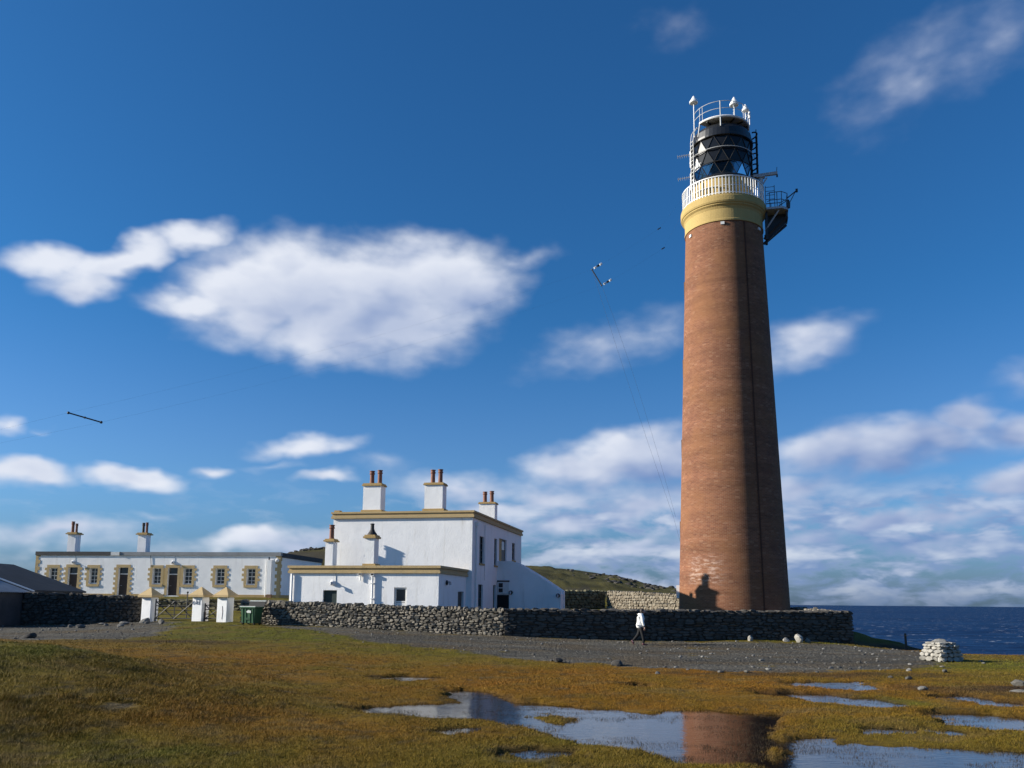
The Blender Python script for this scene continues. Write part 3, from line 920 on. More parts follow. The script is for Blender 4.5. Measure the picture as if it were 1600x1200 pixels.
# ------------------------------------------------------------------ stones
def stone_shape(seed, n=8):
    """an irregular rubble block filling about 1 x 1 x 1, its bulging face towards -y"""
    r = random.Random(seed)
    ring = []
    for i in range(n):
        a = 2 * math.pi * (i + .5) / n
        c, s = math.cos(a), math.sin(a)
        k = 1 / max(abs(c), abs(s))
        k = 1 + (k - 1) * r.uniform(.45, .95)
        ring.append((.5 * c * k * r.uniform(.88, 1.02), .5 * s * k * r.uniform(.86, 1.02)))
    mb = MB()
    vs = [(x, .5, z) for x, z in ring]
    vs += [(x * 1.0, -.18 + r.uniform(-.1, .08), z * 1.0) for x, z in ring]
    sx_, sz_ = r.uniform(-.25, .25), r.uniform(-.25, .25)
    vs += [(x * r.uniform(.80, .95), -.46 + sx_ * x + sz_ * z + r.uniform(-.05, .08), z * r.uniform(.80, .95)) for x, z in ring]
    vs.append((r.uniform(-.15, .15), -.50, r.uniform(-.15, .15)))
    fs = [tuple(range(n - 1, -1, -1))]
    for L in (0, 1):
        for i in range(n):
            j = (i + 1) % n
            fs.append((L * n + i, L * n + j, (L + 1) * n + j, (L + 1) * n + i))
    for i in range(n):
        fs.append((2 * n + i, 2 * n + (i + 1) % n, 3 * n))
    mb.add(vs, fs)
    return mb


def boulder_shape(seed):
    r = random.Random(seed)
    bm = bmesh.new()
    bmesh.ops.create_icosphere(bm, subdivisions=2, radius=.5)
    cuts = [(Vector((r.gauss(0, 1), r.gauss(0, 1), r.gauss(0, 1))).normalized(), r.uniform(.26, .42)) for _ in range(9)]
    for v in bm.verts:
        for d, k in cuts:
            e = v.co.dot(d) - k
            if e > 0:
                v.co -= d * e * .92
        v.co *= r.uniform(.96, 1.04)
    mb = MB()
    bm.verts.index_update()
    mb.add([tuple(v.co) for v in bm.verts], [tuple(v.index for v in f.verts) for f in bm.faces])
    bm.free()
    return mb


STONES = [stone_shape(i) for i in range(10)]
BOULDERS = [boulder_shape(50 + i) for i in range(8)]
_cache = {}


def stone_mesh(kind, i, m):
    k = (kind, i, m.name)
    if k not in _cache:
        src = (STONES if kind == 's' else BOULDERS)[i]
        me = src.mesh('stone' if kind == 's' else 'rock', m)
        bm = bmesh.new(); bm.from_mesh(me)
        bmesh.ops.recalc_face_normals(bm, faces=bm.faces)
        bm.to_mesh(me); bm.free()
        _cache[k] = me
    return _cache[k]


def rubble(length, z_of, course=(.13, .25), width=(.22, .62), r=random):
    """courses of stones over a wall face; z_of(t) gives (bottom, top) at t in 0..length"""
    out = []
    zb0 = min(z_of(0)[0], z_of(length)[0]) - .1
    zt0 = max(z_of(0)[1], z_of(length)[1])
    z = zb0
    while z < zt0:
        h = r.uniform(*course)
        x = -r.uniform(0, .2)
        while x < length:
            w = r.uniform(*width)
            if h > course[1] * .8 and r.random() < .3:
                w *= 1.3
            xm = min(max(x + w / 2, 0.05), length - .05)
            b, t = z_of(xm)
            if z + h * .5 > b - .12 and z + h * .6 < t:
                x0, x1 = max(0, x), min(length, x + w)
                if x1 - x0 > .1:
                    k_ = r.random()
                    if k_ < .16 and z > zb0 + h:
                        out.append(((x0 + x1) / 2, z + h * .75, (x1 - x0) * .99, h * 1.5))
                    elif k_ < .36:
                        out.append(((x0 + x1) / 2, z + h * .24, (x1 - x0) * .98, h * .50))
                        out.append(((x0 + x1) / 2 + r.uniform(-.04, .04), z + h * .76, (x1 - x0) * .92, h * .50))
                    else:
                        out.append(((x0 + x1) / 2, z + h / 2 + r.uniform(-.03, .03), (x1 - x0) * .99, h * r.uniform(.9, 1.12)))
            x += w
        z += h
    return out


def stone_wall(name, label, a, b, z_bot, z_top, thick, m, cope=None, singles=True, big=300, course=(.09, .20), width=(.14, .46),
               group=None, seed=1, ends=True, cap_ramp=None, both=False):
    """dry stone wall from a to b (plan points); face towards the right hand of b->a, that is -y locally"""
    r = random.Random(seed)
    L = math.hypot(b[0] - a[0], b[1] - a[1])
    ang = math.atan2(b[1] - a[1], b[0] - a[0])
    base = min(z_bot)
    t = thing(name, label, 'wall', (a[0], a[1], base), ang, group)

    def z_of(x):
        k = x / L
        zt = z_top[0] + (z_top[1] - z_top[0]) * k
        if cap_ramp:
            zt = cap_ramp(x, zt)
        return z_bot[0] + (z_bot[1] - z_bot[0]) * k - base, zt - base
    # earth core
    mb = MB()
    n = max(2, int(L))
    ins = .07
    ring = []
    for i in range(n + 1):
        x = L * i / n
        zb, zt = z_of(x)
        xx = min(max(x, ins), L - ins)
        ring.append([(xx, ins, zb - .4), (xx, thick - ins, zb - .4), (xx, thick - ins, zt - .06), (xx, ins, zt - .06)])
    vs = [p for q in ring for p in q]
    fs = [(0, 1, 2, 3), (4 * n + 3, 4 * n + 2, 4 * n + 1, 4 * n)]
    for i in range(n):
        for k in range(4):
            fs.append((4 * i + k, 4 * i + (k + 1) % 4, 4 * i + 4 + (k + 1) % 4, 4 * i + 4 + k))
    mb.add(vs, fs).build('wall_core', M['mortar'], t)
    items = [(x, zz, w, h, 0) for x, zz, w, h in rubble(L, z_of, course, width, r)]
    rest = MB()

    def place(x, y, zz, w, d, h, rz, rx=0.0, nm='stone', single=True):
        i = r.randrange(len(STONES))
        if single:
            inst(nm, stone_mesh('s', i, m), t, (x, y, zz), (rx, 0, rz), (w, d, h))
        else:
            mt = Matrix.Translation((x, y, zz)) @ Matrix.Rotation(rz, 4, 'Z') @ Matrix.Rotation(rx, 4, 'X') @ Matrix.Diagonal((w, d, h, 1))
            rest.add([mt @ Vector(p) for p in STONES[i].v], STONES[i].f)
    items.sort(key=lambda q: -q[2] * q[3])
    for k, (x, zz, w, h, _) in enumerate(items):
        place(x, .10 + r.uniform(-.02, .03), zz, w, .24, h, r.uniform(-.05, .05), r.uniform(-.06, .06), single=singles and k < big)
    if both:
        for (x, zz, w, h) in rubble(L, z_of, course, width, r):
            place(x, thick - .10, zz, w, .24, h, math.pi, single=False)
    if ends:
        for xe, rz in ((L - .10, math.pi / 2), (.10, -math.pi / 2)):
            zb, zt = z_of(min(max(xe, 0), L))
            z = zb - .05
            while z < zt - .1:
                h = r.uniform(*course)
                y = 0.0
                while y < thick - .08:
                    w = min(r.uniform(.2, .4), thick - y)
                    place(xe, y + w / 2, z + h / 2, w * .97, .24, h * .96, rz, single=False)
                    y += w
                z += h
    if cope:
        x = 0.02
        nc = 0
        while x < L - .05:
            w = r.uniform(*cope[0]); h = r.uniform(*cope[1])
            zb, zt = z_of(min(x + w / 2, L))
            nc += 1
            place(x + w / 2, thick / 2, zt + h / 2 - .09, w * .98, thick * r.uniform(.86, 1.04), h, r.uniform(-.08, .08), r.uniform(-.1, .1), 'coping_stone',
                  single=singles and nc <= 300)
            x += w
    if rest.v:
        o = rest.build('small_stones' if singles else 'stonework', m, t)
        tag(o, kind='stuff')
    return t


WA0, WC, WB1 = (-14.55, 46.98), (-.35, 42.5), (17.3, 44.2)
stone_wall('stone_wall', 'sunlit grey rubble wall with rough upright coping running left from the corner to the gate', WA0, WC, (.70, .34), (1.90, 1.60), .5, M['stone'],
           cope=((.10, .26), (.13, .24)), seed=3, ends=False, course=(.065, .145), width=(.10, .34))
stone_wall('stone_wall', 'shaded dark rubble wall with a flat top beside the gravel in front of the brick tower', WC, WB1, (.34, .04), (1.67, 1.68), .6, M['stone_shaded'],
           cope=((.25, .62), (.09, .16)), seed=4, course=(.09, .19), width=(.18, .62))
stone_wall('stone_wall', 'rubble wall running back to the cliff from the right end of the shaded wall', (17.32, 44.85), (18.3, 62.0), (.10, .6), (1.66, 1.9), .55, M['stone'],
           cope=((.25, .5), (.09, .15)), seed=14, singles=False, ends=False)
stone_wall('stone_wall', 'low shaded rubble wall between the shed and the gate pillars', (-27.0, 48.2), (-20.45, 48.85), (.55, .70), (2.32, 2.12), .45, M['stone_shaded'],
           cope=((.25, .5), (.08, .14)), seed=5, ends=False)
stone_wall('garden_wall', 'brownish garden wall with upright coping at the foot of the hill', (3.2, 77.6), (8.7, 80.0), (1.35, 1.4), (2.95, 3.0), .5, M['stone_moss'],
           cope=((.18, .36), (.18, .3)), seed=6, singles=False, course=(.16, .28), width=(.25, .6), ends=False)
stone_wall('garden_wall', 'pale sunlit garden wall left of the foot of the brick tower', (8.75, 79.9), (14.6, 66.0), (1.35, .95), (3.05, 2.55), .5, M['stone_tan'],
           cope=((.18, .36), (.14, .24)), seed=7, singles=False, course=(.16, .28), width=(.25, .6), ends=False)
stone_wall('retaining_wall', 'mossy olive retaining wall seen through the iron gates below the white cottages', (-34, 60.5), (-12.5, 58.6), (.95, 1.0), (2.05, 1.98), .5, M['stone_moss'],
           cope=((.25, .5), (.07, .13)), seed=8, singles=False, course=(.12, .22), width=(.25, .7), ends=False)


# ------------------------------------------------------------------ building helpers
def facade(mb, x0, x1, z0, z1, holes, y=0.0, depth=.22):
    """front wall at y looking to -y with openings; reveals run back by depth"""
    xs = sorted({x0, x1, *[h[0] for h in holes], *[h[1] for h in holes]})
    zs = sorted({z0, z1, *[h[2] for h in holes], *[h[3] for h in holes]})
    xs = [x for x in xs if x0 <= x <= x1]
    zs = [z for z in zs if z0 <= z <= z1]
    for i in range(len(xs) - 1):
        for k in range(len(zs) - 1):
            cx, cz = (xs[i] + xs[i + 1]) / 2, (zs[k] + zs[k + 1]) / 2
            if any(h[0] < cx < h[1] and h[2] < cz < h[3] for h in holes):
                continue
            mb.quad((xs[i], y, zs[k]), (xs[i + 1], y, zs[k]), (xs[i + 1], y, zs[k + 1]), (xs[i], y, zs[k + 1]))
    for a, b, c, d in holes:
        e = y + depth
        mb.quad((a, y, c), (a, y, d), (a, e, d), (a, e, c))
        mb.quad((b, y, c), (b, e, c), (b, e, d), (b, y, d))
        mb.quad((a, y, d), (b, y, d), (b, e, d), (a, e, d))
        mb.quad((a, y, c), (a, e, c), (b, e, c), (b, y, c))
        mb.quad((a, e, c), (a, e, d), (b, e, d), (b, e, c))


def xform(o, mt):
    o.data.transform(mt)
    o.data.update()


SIDE = Matrix(((0, -1, 0, 0), (1, 0, 0, 0), (0, 0, 1, 0), (0, 0, 0, 1)))   # local x runs back (+y), outside looks to +x


def sash_window(parent, x0, x1, z0, z1, y, grid=(2, 4), fw=.055, mt=None, m=None, label=None, glass=None, sill=None):
    """a sash window set in its reveal at depth y (outside looks to -y)"""
    m = m or M['sash']
    fr = MB()
    fr.box(x0, x0 + fw, y - .06, y + .02, z0, z1).box(x1 - fw, x1, y - .06, y + .02, z0, z1)
    fr.box(x0 + fw, x1 - fw, y - .06, y + .02, z1 - fw, z1).box(x0 + fw, x1 - fw, y - .06, y + .02, z0, z0 + fw * 1.3)
    nx, nz = grid
    for i in range(1, nx):
        xx = x0 + (x1 - x0) * i / nx
        fr.box(xx - .018, xx + .018, y - .045, y + .01, z0 + fw, z1 - fw)
    for k in range(1, nz):
        zz = z0 + (z1 - z0) * k / nz
        hb = .03 if k * 2 == nz else .016
        fr.box(x0 + fw, x1 - fw, y - .052, y + .005, zz - hb, zz + hb)
    w = fr.build('window', m, parent)
    g = MB().box(x0 + fw * .6, x1 - fw * .6, y - .02, y + .004, z0 + fw * .6, z1 - fw * .6).build('pane', glass or M['dark_glass'], w)
    objs = [w, g]
    if sill:
        s = MB().box(x0 - .08, x1 + .08, sill[0], y - .06, z0 - .11, z0 - .005).build('sill', sill[1], w)
        objs.append(s)
    if mt is not None:
        for q in objs:
            xform(q, mt)
    return w


def chimney(parent, x0, x1, y0, y1, z0, z1, cap, pots, wall=None, capm=None, over=.07, base=None, pot_kind='roll'):
    c = MB().box(x0, x1, y0, y1, z0, z1).build('chimney', wall or M['white'], parent)
    MB().box(x0 - over, x1 + over, y0 - over, y1 + over, z1, z1 + cap * .55).box(x0 - over * .4, x1 + over * .4, y0 - over * .4, y1 + over * .4, z1 + cap * .55 + .001, z1 + cap).build('chimney_cap', capm or M['ochre'], c)
    if base:
        MB().box(x0 - base[0], x1 + base[0], y0 - base[0] * .5, y1 + base[0] * .5, z0 - .02, z0 + base[1]).build('chimney_foot', M['ochre'], c)
    for px, py, r, h, m in pots:
        zb = z1 + cap
        if pot_kind == 'cone':
            prof = [(r * 2.1, zb - .02), (r * 2.0, zb + .06), (r * 1.3, zb + h * .28), (r * .95, zb + h * .45), (r * .8, zb + h * .5), (r * .72, zb + h * .9), (r * .9, zb + h * .93), (r * .85, zb + h), (r * .5, zb + h), (r * .5, zb + h * .7)]
        else:
            prof = [(r * 1.05, zb - .02), (r * 1.05, zb + .05), (r * .92, zb + .08), (r * .86, zb + h * .72), (r * 1.1, zb + h * .75), (r * 1.1, zb + h * .82), (r * .9, zb + h * .84), (r * .92, zb + h * .93), (r * 1.12, zb + h * .95), (r * 1.1, zb + h), (r * .75, zb + h), (r * .7, zb + h * .6)]
        MB().lathe(prof, 14, cx=px, cy=py).build('chimney_pot', m, c, smooth=False)
    return c


def bulkhead_lamp(parent, x, y, z, mt=None, r=.13, cable=None, dark=False):
    mb = MB().lathe([(.001, .02), (r, .02), (r * 1.05, .06), (r * .8, .10), (.001, .13)], 14)
    o = mb.build('lamp', M['black_paint'] if dark else M['white_metal'], parent)
    xform(o, Matrix.Translation((x, y, z)) @ Matrix.Rotation(R(90), 4, 'X'))
    b_ = MB().tube([(x, y - .02, z + .02), (x, y - .22, z + .05)], .03, 8).tube([(x, y - .22, z + .05), (x, y - .24, z - .12)], .06, 10).build('lamp_arm', M['grey_metal'], o)
    qs = [o, b_]
    if cable:
        k = MB().tube([(x + .1, y - .012, z + .02), (x + .16, y - .012, z + .1), (x + .16, y - .012, cable)], .012, 5).build('cable', M['grey_metal'], o)
        qs.append(k)
    if mt is not None:
        for q in qs:
            xform(q, mt)
    return o


# ------------------------------------------------------------------ keepers' house (two storeys, flat roof)
HB = .78
AL = R(12.1)
house = thing('keepers_house', 'white two-storey flat-roofed house with ochre cornices and paired chimney pots beside the brick tower', 'house', (-2.283, 50.311, HB), -AL)
DL = 14.4      # depth of the main block
H = lambda z: z - HB
XL = -8.68
YA = -5.54     # front of the low wing
wall = MB()
facade(wall, XL, 0, H(.3), H(6.9), [])
wall.quad((XL, DL, H(.3)), (XL, 0, H(.3)), (XL, 0, H(6.9)), (XL, DL, H(6.9)))
wall.quad((0, DL, H(.3)), (XL, DL, H(.3)), (XL, DL, H(6.9)), (0, DL, H(6.9)))
wall.build('wall', M['white'], house)
side_holes = [(1.75, 2.88, H(4.31), H(5.95)), (5.63, 6.42, H(4.35), H(6.08)), (7.0, 9.3, H(4.70), H(6.2)), (11.12, 12.17, H(4.96), H(6.17)),
              (1.57, 2.70, H(1.35), H(3.04)), (5.44, 6.25, H(.9), H(3.08))]
sw = MB()
facade(sw, 0, DL, H(.3), H(6.9), side_holes)
o = sw.build('side_wall', M['white'], house)
xform(o, SIDE)
# parapet cornice: two ochre steps, butted at the corners
co_f = MB()
co_f.box(XL - .12, .12, -.12, .25, H(6.9), H(7.04)).box(XL - .07, .07, -.07, .25, H(7.04), H(7.19)).box(XL - .13, .13, -.13, .25, H(7.19), H(7.30))
co_f.build('front_cornice', M['ochre_pale'], house)
co_s = MB()
co_s.box(-.25, .12, .251, DL, H(6.9), H(7.04)).box(-.25, .07, .251, DL, H(7.04), H(7.19)).box(-.25, .13, .251, DL + .13, H(7.19), H(7.30))
co_s.build('side_cornice', M['ochre_pale'], house)
co_b = MB().box(XL - .12, -.251, DL - .25, DL + .12, H(6.9), H(7.3)).box(XL - .12, XL + .25, .251, DL - .251, H(6.9), H(7.3))
co_b.build('rear_cornice', M['ochre_pale'], house)
MB().box(XL + .25, -.25, .25, DL - .25, H(6.85), H(6.98)).build('roof', M['slate_dark'], house)
MB().box(XL, XL + .35, .03, .4, H(7.3), H(7.42)).build('parapet_block', M['ochre'], house)

t2 = M['terracotta']
chimney(house, -6.85, -5.73, .02, .82, H(7.3), H(8.88), .16, [(-6.46, .42, .15, .80, t2), (-5.96, .42, .15, .84, t2)], base=(.10, .12))
chimney(house, -2.98, -1.86, .02, .82, H(7.3), H(8.86), .14, [(-2.60, .42, .145, .82, t2), (-2.13, .42, .145, .84, t2)], base=(.10, .14))
chimney(house, -2.67, -1.50, 12.0, 12.85, H(6.95), H(9.08), .13, [(-2.34, 12.42, .16, .80, t2), (-1.83, 12.42, .16, .84, t2)])

for (a, b_, c, d) in (side_holes[0], side_holes[1], side_holes[3], side_holes[4]):
    sash_window(house, a + .02, b_ - .02, c, d, .16, (2, 4) if b_ - a > .9 else (1, 4), .06, SIDE, m=M['brown_door'], sill=(-.06, M['ochre']))
w = MB().box(7.0, 7.95, .05, .12, H(4.70), H(6.2)).build('door', M['ochre'], house)
xform(w, SIDE)
w = MB().box(7.96, 9.28, .10, .16, H(4.70), H(6.2)).build('door', M['brown_door'], house)
xform(w, SIDE)
q = MB().box(8.15, 9.1, .085, .099, H(5.5), H(6.05)).build('pane', M['dark_glass'], w)
xform(q, SIDE)
w = MB().box(5.46, 6.23, .12, .18, H(.9), H(3.06)).build('door', M['green_door'], house)
xform(w, SIDE)
q = MB().tube([(5.6, .1, H(1.95)), (5.72, .07, H(1.95))], .02, 6).build('door_handle', M['grey_metal'], w)
xform(q, SIDE)
# rainwater pipes on the side wall
p = MB().box(.62, .86, -.2, -.005, H(6.45), H(6.68)).tube([(.74, -.07, H(6.45)), (.74, -.07, H(.8))], .05, 8).build('downpipe', M['white_metal'], house)
xform(p, SIDE)
p = MB().tube([(2.98, -.03, H(6.7)), (2.98, -.03, H(3.3))], .022, 6).build('cable_duct', M['white_metal'], house)
xform(p, SIDE)

# low front wing
AX0, AX1 = -8.62, -.304
ann_holes = [(-6.69, -5.9, H(.8), H(2.55)), (-2.72, -2.03, H(1.25), H(2.71))]
aw = MB()
facade(aw, AX0, AX1, H(.3), H(3.45), ann_holes, y=YA)
aw.quad((AX0, -.002, H(.3)), (AX0, YA, H(.3)), (AX0, YA, H(3.45)), (AX0, -.002, H(3.45)))
aw.build('wing_wall', M['white'], house)
asw = MB()
facade(asw, YA, -.002, H(.3), H(3.45), [(-1.82, -.60, H(.85), H(2.57))], y=-AX1)
# side face of the wing (outside looks to +x)
o = asw.build('wing_side_wall', M['white'], house)
xform(o, Matrix(((0, -1, 0, 0), (1, 0, 0, 0), (0, 0, 1, 0), (0, 0, 0, 1))))
cf = MB()
cf.box(AX0 - .10, AX1 + .10, YA - .10, YA + .3, H(3.45), H(3.58)).box(AX0 - .05, AX1 + .05, YA - .05, YA + .3, H(3.58), H(3.72)).box(AX0 - .12, AX1 + .12, YA - .12, YA + .3, H(3.72), H(3.85))
cf.build('wing_front_cornice', M['ochre_pale'], house)
cs_ = MB()
cs_.box(AX1 - .3, AX1 + .10, YA + .301, -.003, H(3.45), H(3.58)).box(AX1 - .3, AX1 + .05, YA + .301, -.003, H(3.58), H(3.72)).box(AX1 - .3, AX1 + .12, YA + .301, -.003, H(3.72), H(3.85))
MB().box(AX0 - .1, AX0 + .3, YA + .301, -.003, H(3.45), H(3.85)).build('wing_side_cornice', M['ochre_pale'], house)
cs_.build('wing_side_cornice', M['ochre_pale'], house)
MB().box(AX0 + .3, AX1 - .3, YA + .3, -.003, H(3.4), H(3.55)).build('wing_roof', M['slate_dark'], house)
chimney(house, -4.42, -3.90, YA + .02, YA + .68, H(3.85), H(5.30), .18, [(-4.16, YA + .35, .13, .62, M['black_pot'])], base=(.1, .1), over=.09, pot_kind='cone')
chimney(house, -8.60, -8.12, -1.22, -.62, H(3.85), H(5.44), .17, [(-8.36, -.92, .155, .84, t2)], over=.1)
# wing openings
d = MB().box(-6.67, -5.92, YA + .12, YA + .18, H(.8), H(2.53)).build('door', M['green_door'], house)
MB().tube([(-6.05, YA + .11, H(1.75)), (-6.05, YA + .05, H(1.75)), (-6.17, YA + .05, H(1.75))], .018, 6).build('door_handle', M['grey_metal'], d)
wn = sash_window(house, -2.70, -2.05, H(1.27), H(2.69), YA + .15, (1, 2), .07, sill=(YA - .05, M['white']))
MB().box(-2.63, -2.12, YA + .105, YA + .115, H(1.37), H(1.93)).build('blind', M['sash'], wn)
d = MB().box(-1.80, -.62, -AX1 + .12, -AX1 + .18, H(.85), H(2.55)).build('door', M['brown_door'], house)
xform(d, SIDE)
bulkhead_lamp(house, -6.15, YA, H(2.93), cable=H(3.44))
bulkhead_lamp(house, -4.19, -AX1, H(3.0), mt=SIDE, dark=True)
# pipes on the wing front
MB().tube([(AX0 + .16, YA - .08, H(3.42)), (AX0 + .16, YA - .08, H(.7))], .055, 8).build('downpipe', M['white_metal'], house)
MB().box(-4.66, -4.50, YA - .16, YA - .002, H(3.33), H(3.44)).tube([(-4.58, YA - .07, H(3.33)), (-4.58, YA - .07, H(3.05))], .035, 8).build('rainwater_hopper', M['white_metal'], house)
MB().box(-4.65, -4.51, YA - .163, YA - .159, H(3.36), H(3.43)).build('overflow_hole', M['black_open'], house)
MB().box(-3.99, -3.80, YA - .17, YA - .002, H(3.30), H(3.44)).tube([(-3.90, YA - .08, H(3.3)), (-3.90, YA - .08, H(.7))], .05, 8).build('downpipe', M['white_metal'], house)
MB().box(-3.97, -3.82, YA - .173, YA - .169, H(3.34), H(3.43)).build('overflow_hole', M['black_open'], house)
for z in (1.3, 2.1, 2.9):
    MB().box(-3.98, -3.82, YA - .14, YA - .002, H(z), H(z) + .04).build('pipe_bracket', M['white_metal'], house)

# outside stair with its solid sloping parapet
YS = 6.53
st = MB()
prof = [(0.003, .3), (4.19, .3), (4.19, 2.76), (2.89, 3.62), (1.41, 4.48), (.98, 4.645), (.003, 4.66)]
facade_holes = [(.04, .79, H(2.55), H(3.30)), (.04, .78, H(.6), H(2.47))]
st.prism([(x, H(z)) for x, z in prof], YS, YS + .3)
st.prism([(x, H(z)) for x, z in prof], YS + 1.5, YS + 1.8)
nst = 12
for i in range(nst):
    x0 = 1.0 + i * .26
    z = 4.55 - i * .17 - .75
    st.box(x0, x0 + .26, YS + .301, YS + 1.499, H(.3), H(max(.9, z + .6)))
st.build('stair', M['white'], house)
w = sash_window(house, .05, .79, H(2.54), H(3.30), YS - .03, (2, 2), .07)
MB().box(.44, .73, YS - .085, YS - .08, H(2.62), H(2.90)).box(.44, .73, YS - .085, YS - .08, H(2.95), H(3.23)).build('notice', M['sash'], w)
MB().box(.01, .83, YS - .05, YS - .002, H(3.30), H(3.40)).build('lintel', M['brown_door'], house)
MB().box(.03, .80, YS - .045, YS - .002, H(.6), H(2.46)).build('cellar_door', M['black_open'], house)
MB().tube([(.72, YS - .05, H(1.5)), (.72, YS - .10, H(1.5))], .03, 6).build('door_handle', M['grey_metal'], house)
bulkhead_lamp(house, 4.02, YS, H(2.45), dark=True)
bulkhead_lamp(house, .93, YS, H(2.62), dark=True)

# ------------------------------------------------------------------ keepers' cottages (long single storey)
CB = 2.15
cott = thing('cottage_row', 'long low white cottage row with ochre quoins around its doors and windows', 'house', (-20.431, 76.69, CB), -R(6.3))
K = lambda z: z - CB
CL, CD = -23.1, 11.2
wins = [(-21.75, -20.93), (-17.86, -17.05), (-11.83, -11.02), (-8.92, -8.10), (-5.92, -5.07), (-3.04, -2.23)]
doors = [(-19.90, -18.98), (-15.07, -14.14), (-10.38, -9.45)]
holes = [(a, b_, K(3.31), K(4.76)) for a, b_ in wins] + [(a, b_, K(2.33), K(4.80)) for a, b_ in doors]
cw = MB()
facade(cw, CL, 0, K(1.5), K(5.88), holes, depth=.36)
cw.quad((CL, CD, K(1.5)), (CL, 0, K(1.5)), (CL, 0, K(5.88)), (CL, CD, K(5.88)))
cw.quad((0, 0, K(1.5)), (0, CD, K(1.5)), (0, CD, K(5.88)), (0, 0, K(5.88)))
cw.quad((0, CD, K(1.5)), (CL, CD, K(1.5)), (CL, CD, K(5.88)), (0, CD, K(5.88)))
cw.build('wall', M['white'], cott)
MB().box(CL + .02, -.02, .02, CD - .02, K(5.84), K(5.95)).build('roof', M['slate_dark'], cott)
MB().box(CL - .07, -15.9, -.09, .3, K(5.88), K(6.22)).build('eaves_band', M['slate_dark'], cott)
MB().box(-15.898, -15.0, -.085, .3, K(5.88), K(6.19)).build('eaves_band', M['verge'], cott)
MB().box(-14.998, .07, -.09, .3, K(5.88), K(6.20)).build('eaves_band', M['lead'], cott)
MB().tube([(-15.0, -.12, K(6.2)), (-15.04, -.12, K(5.9))], .03, 6).build('gutter_outlet', M['dark_metal'], cott)
MB().box(-.3, .09, .301, CD + .08, K(5.76), K(6.18)).build('side_eaves_band', M['slate_dark'], cott)
MB().box(CL - .07, CL + .25, .301, CD, K(5.85), K(6.2)).build('side_eaves_band', M['slate_dark'], cott)
# plinth, broken by the doors
dd = sorted(doors)
xs_ = [CL - .04] + [v for d_ in dd for v in (d_[0] - .26, d_[1] + .26)] + [.04]
for i in range(0, len(xs_), 2):
    MB().box(xs_[i], xs_[i + 1], -.04, -.002, K(1.6), K(2.45)).build('plinth', M['ochre'], cott)
MB().box(.002, .04, -.04, CD, K(1.6), K(2.45)).build('plinth', M['ochre'], cott)
qm = MB().box(0, .19, -.026, -.002, 0, .22).mesh('quoin', M['ochre_pale'])


def surround(x0, x1, z0, z1, left=True, right=True, sill=True):
    b_ = MB()
    w_ = .24
    b_.box(x0 - w_, x0, -.025, -.001, z0 - (.0 if sill else 0), z1).box(x1, x1 + w_, -.025, -.001, z0, z1).box(x0 - w_ * .9, x1 + w_ * .9, -.028, -.001, z1, z1 + .26)
    if sill:
        b_.box(x0 - .2, x1 + .2, -.07, -.001, z0 - .22, z0)
    b_.build('opening_margin', M['ochre_pale'], cott)
    n = int((z1 - z0) / .44 + .5)
    for k in range(n + (1 if not sill else 0)):
        zz = z1 - .22 - k * .44
        if zz < z0 - .3:
            break
        if left:
            inst('quoin', qm, cott, (x0 - w_ - .19, 0, zz))
        if right:
            inst('quoin', qm, cott, (x1 + w_, 0, zz))


for i, (a, b_) in enumerate(wins):
    surround(a, b_, K(3.31), K(4.76), left=(i != 3), right=(i != 2))
    sash_window(cott, a + .02, b_ - .02, K(3.33), K(4.76), .28, (2, 4), .07)
for i, (a, b_) in enumerate(doors):
    surround(a, b_, K(2.33), K(4.80), left=(i != 2), right=(i != 2), sill=False)
    d = MB().box(a + .02, b_ - .02, .25, .31, K(2.33), K(4.18)).build('door', M['brown_door'], cott)
    MB().tube([(a + .18, .24, K(3.2)), (a + .18, .19, K(3.2)), (a + .30, .19, K(3.2))], .02, 6).build('door_handle', M['grey_metal'], d)
    MB().box(a + .02, b_ - .02, .22, .30, K(4.18), K(4.27)).build('transom', M['sash'], cott)
    MB().box(a + .02, b_ - .02, .26, .28, K(4.27), K(4.80)).build('fanlight', M['dark_glass'], cott)
# ochre infill panels between the middle door and its windows
MB().box(-11.02 + .242, -10.38 - .242, -.02, -.001, K(3.12), K(4.76)).build('infill_panel', M['ochre'], cott)
MB().box(-9.45 + .242, -8.92 - .242, -.02, -.001, K(3.12), K(4.76)).build('infill_panel', M['ochre'], cott)
# corner quoins
cq = MB().box(-.24, .03, -.03, -.001, 0, .3).mesh('quoin', M['ochre_pale'])
cq2 = MB().box(-.42, .03, -.03, -.001, 0, .3).mesh('quoin', M['ochre_pale'])
cs1 = MB().box(.001, .03, -.0008, .22, 0, .3).mesh('quoin', M['ochre_pale'])
cs2 = MB().box(.001, .03, -.0008, .40, 0, .3).mesh('quoin', M['ochre_pale'])
z = K(2.45)
k = 0
while z < K(5.85):
    sc = min(1.0, (K(5.88) - z) / .3)
    inst('quoin', (cq, cq2)[k % 2], cott, (0, 0, z), scale=(1, 1, sc))
    inst('quoin', (cs1, cs2)[(k + 1) % 2], cott, (0, 0, z), scale=(1, 1, sc))
    inst('quoin', (cq, cq2)[k % 2], cott, (CL, 0, z), scale=(-1, 1, sc))
    z += .3
    k += 1
chimney(cott, -21.92, -21.12, 2.6, 3.4, K(5.9), K(8.0), .20, [(-21.74, 3.0, .15, 1.05, t2), (-21.36, 3.0, .12, .85, t2)], over=.16)
chimney(cott, -14.92, -14.10, 2.6, 3.4, K(5.9), K(7.96), .20, [(-14.66, 3.0, .13, .95, M['black_pot']), (-14.32, 3.0, .13, .98, t2)], over=.16)
for x in (-19.45, -9.95):
    bulkhead_lamp(cott, x, 0, K(5.28), r=.15, cable=K(5.86))
bulkhead_lamp(cott, -.24, -.03, K(5.47), r=.17)
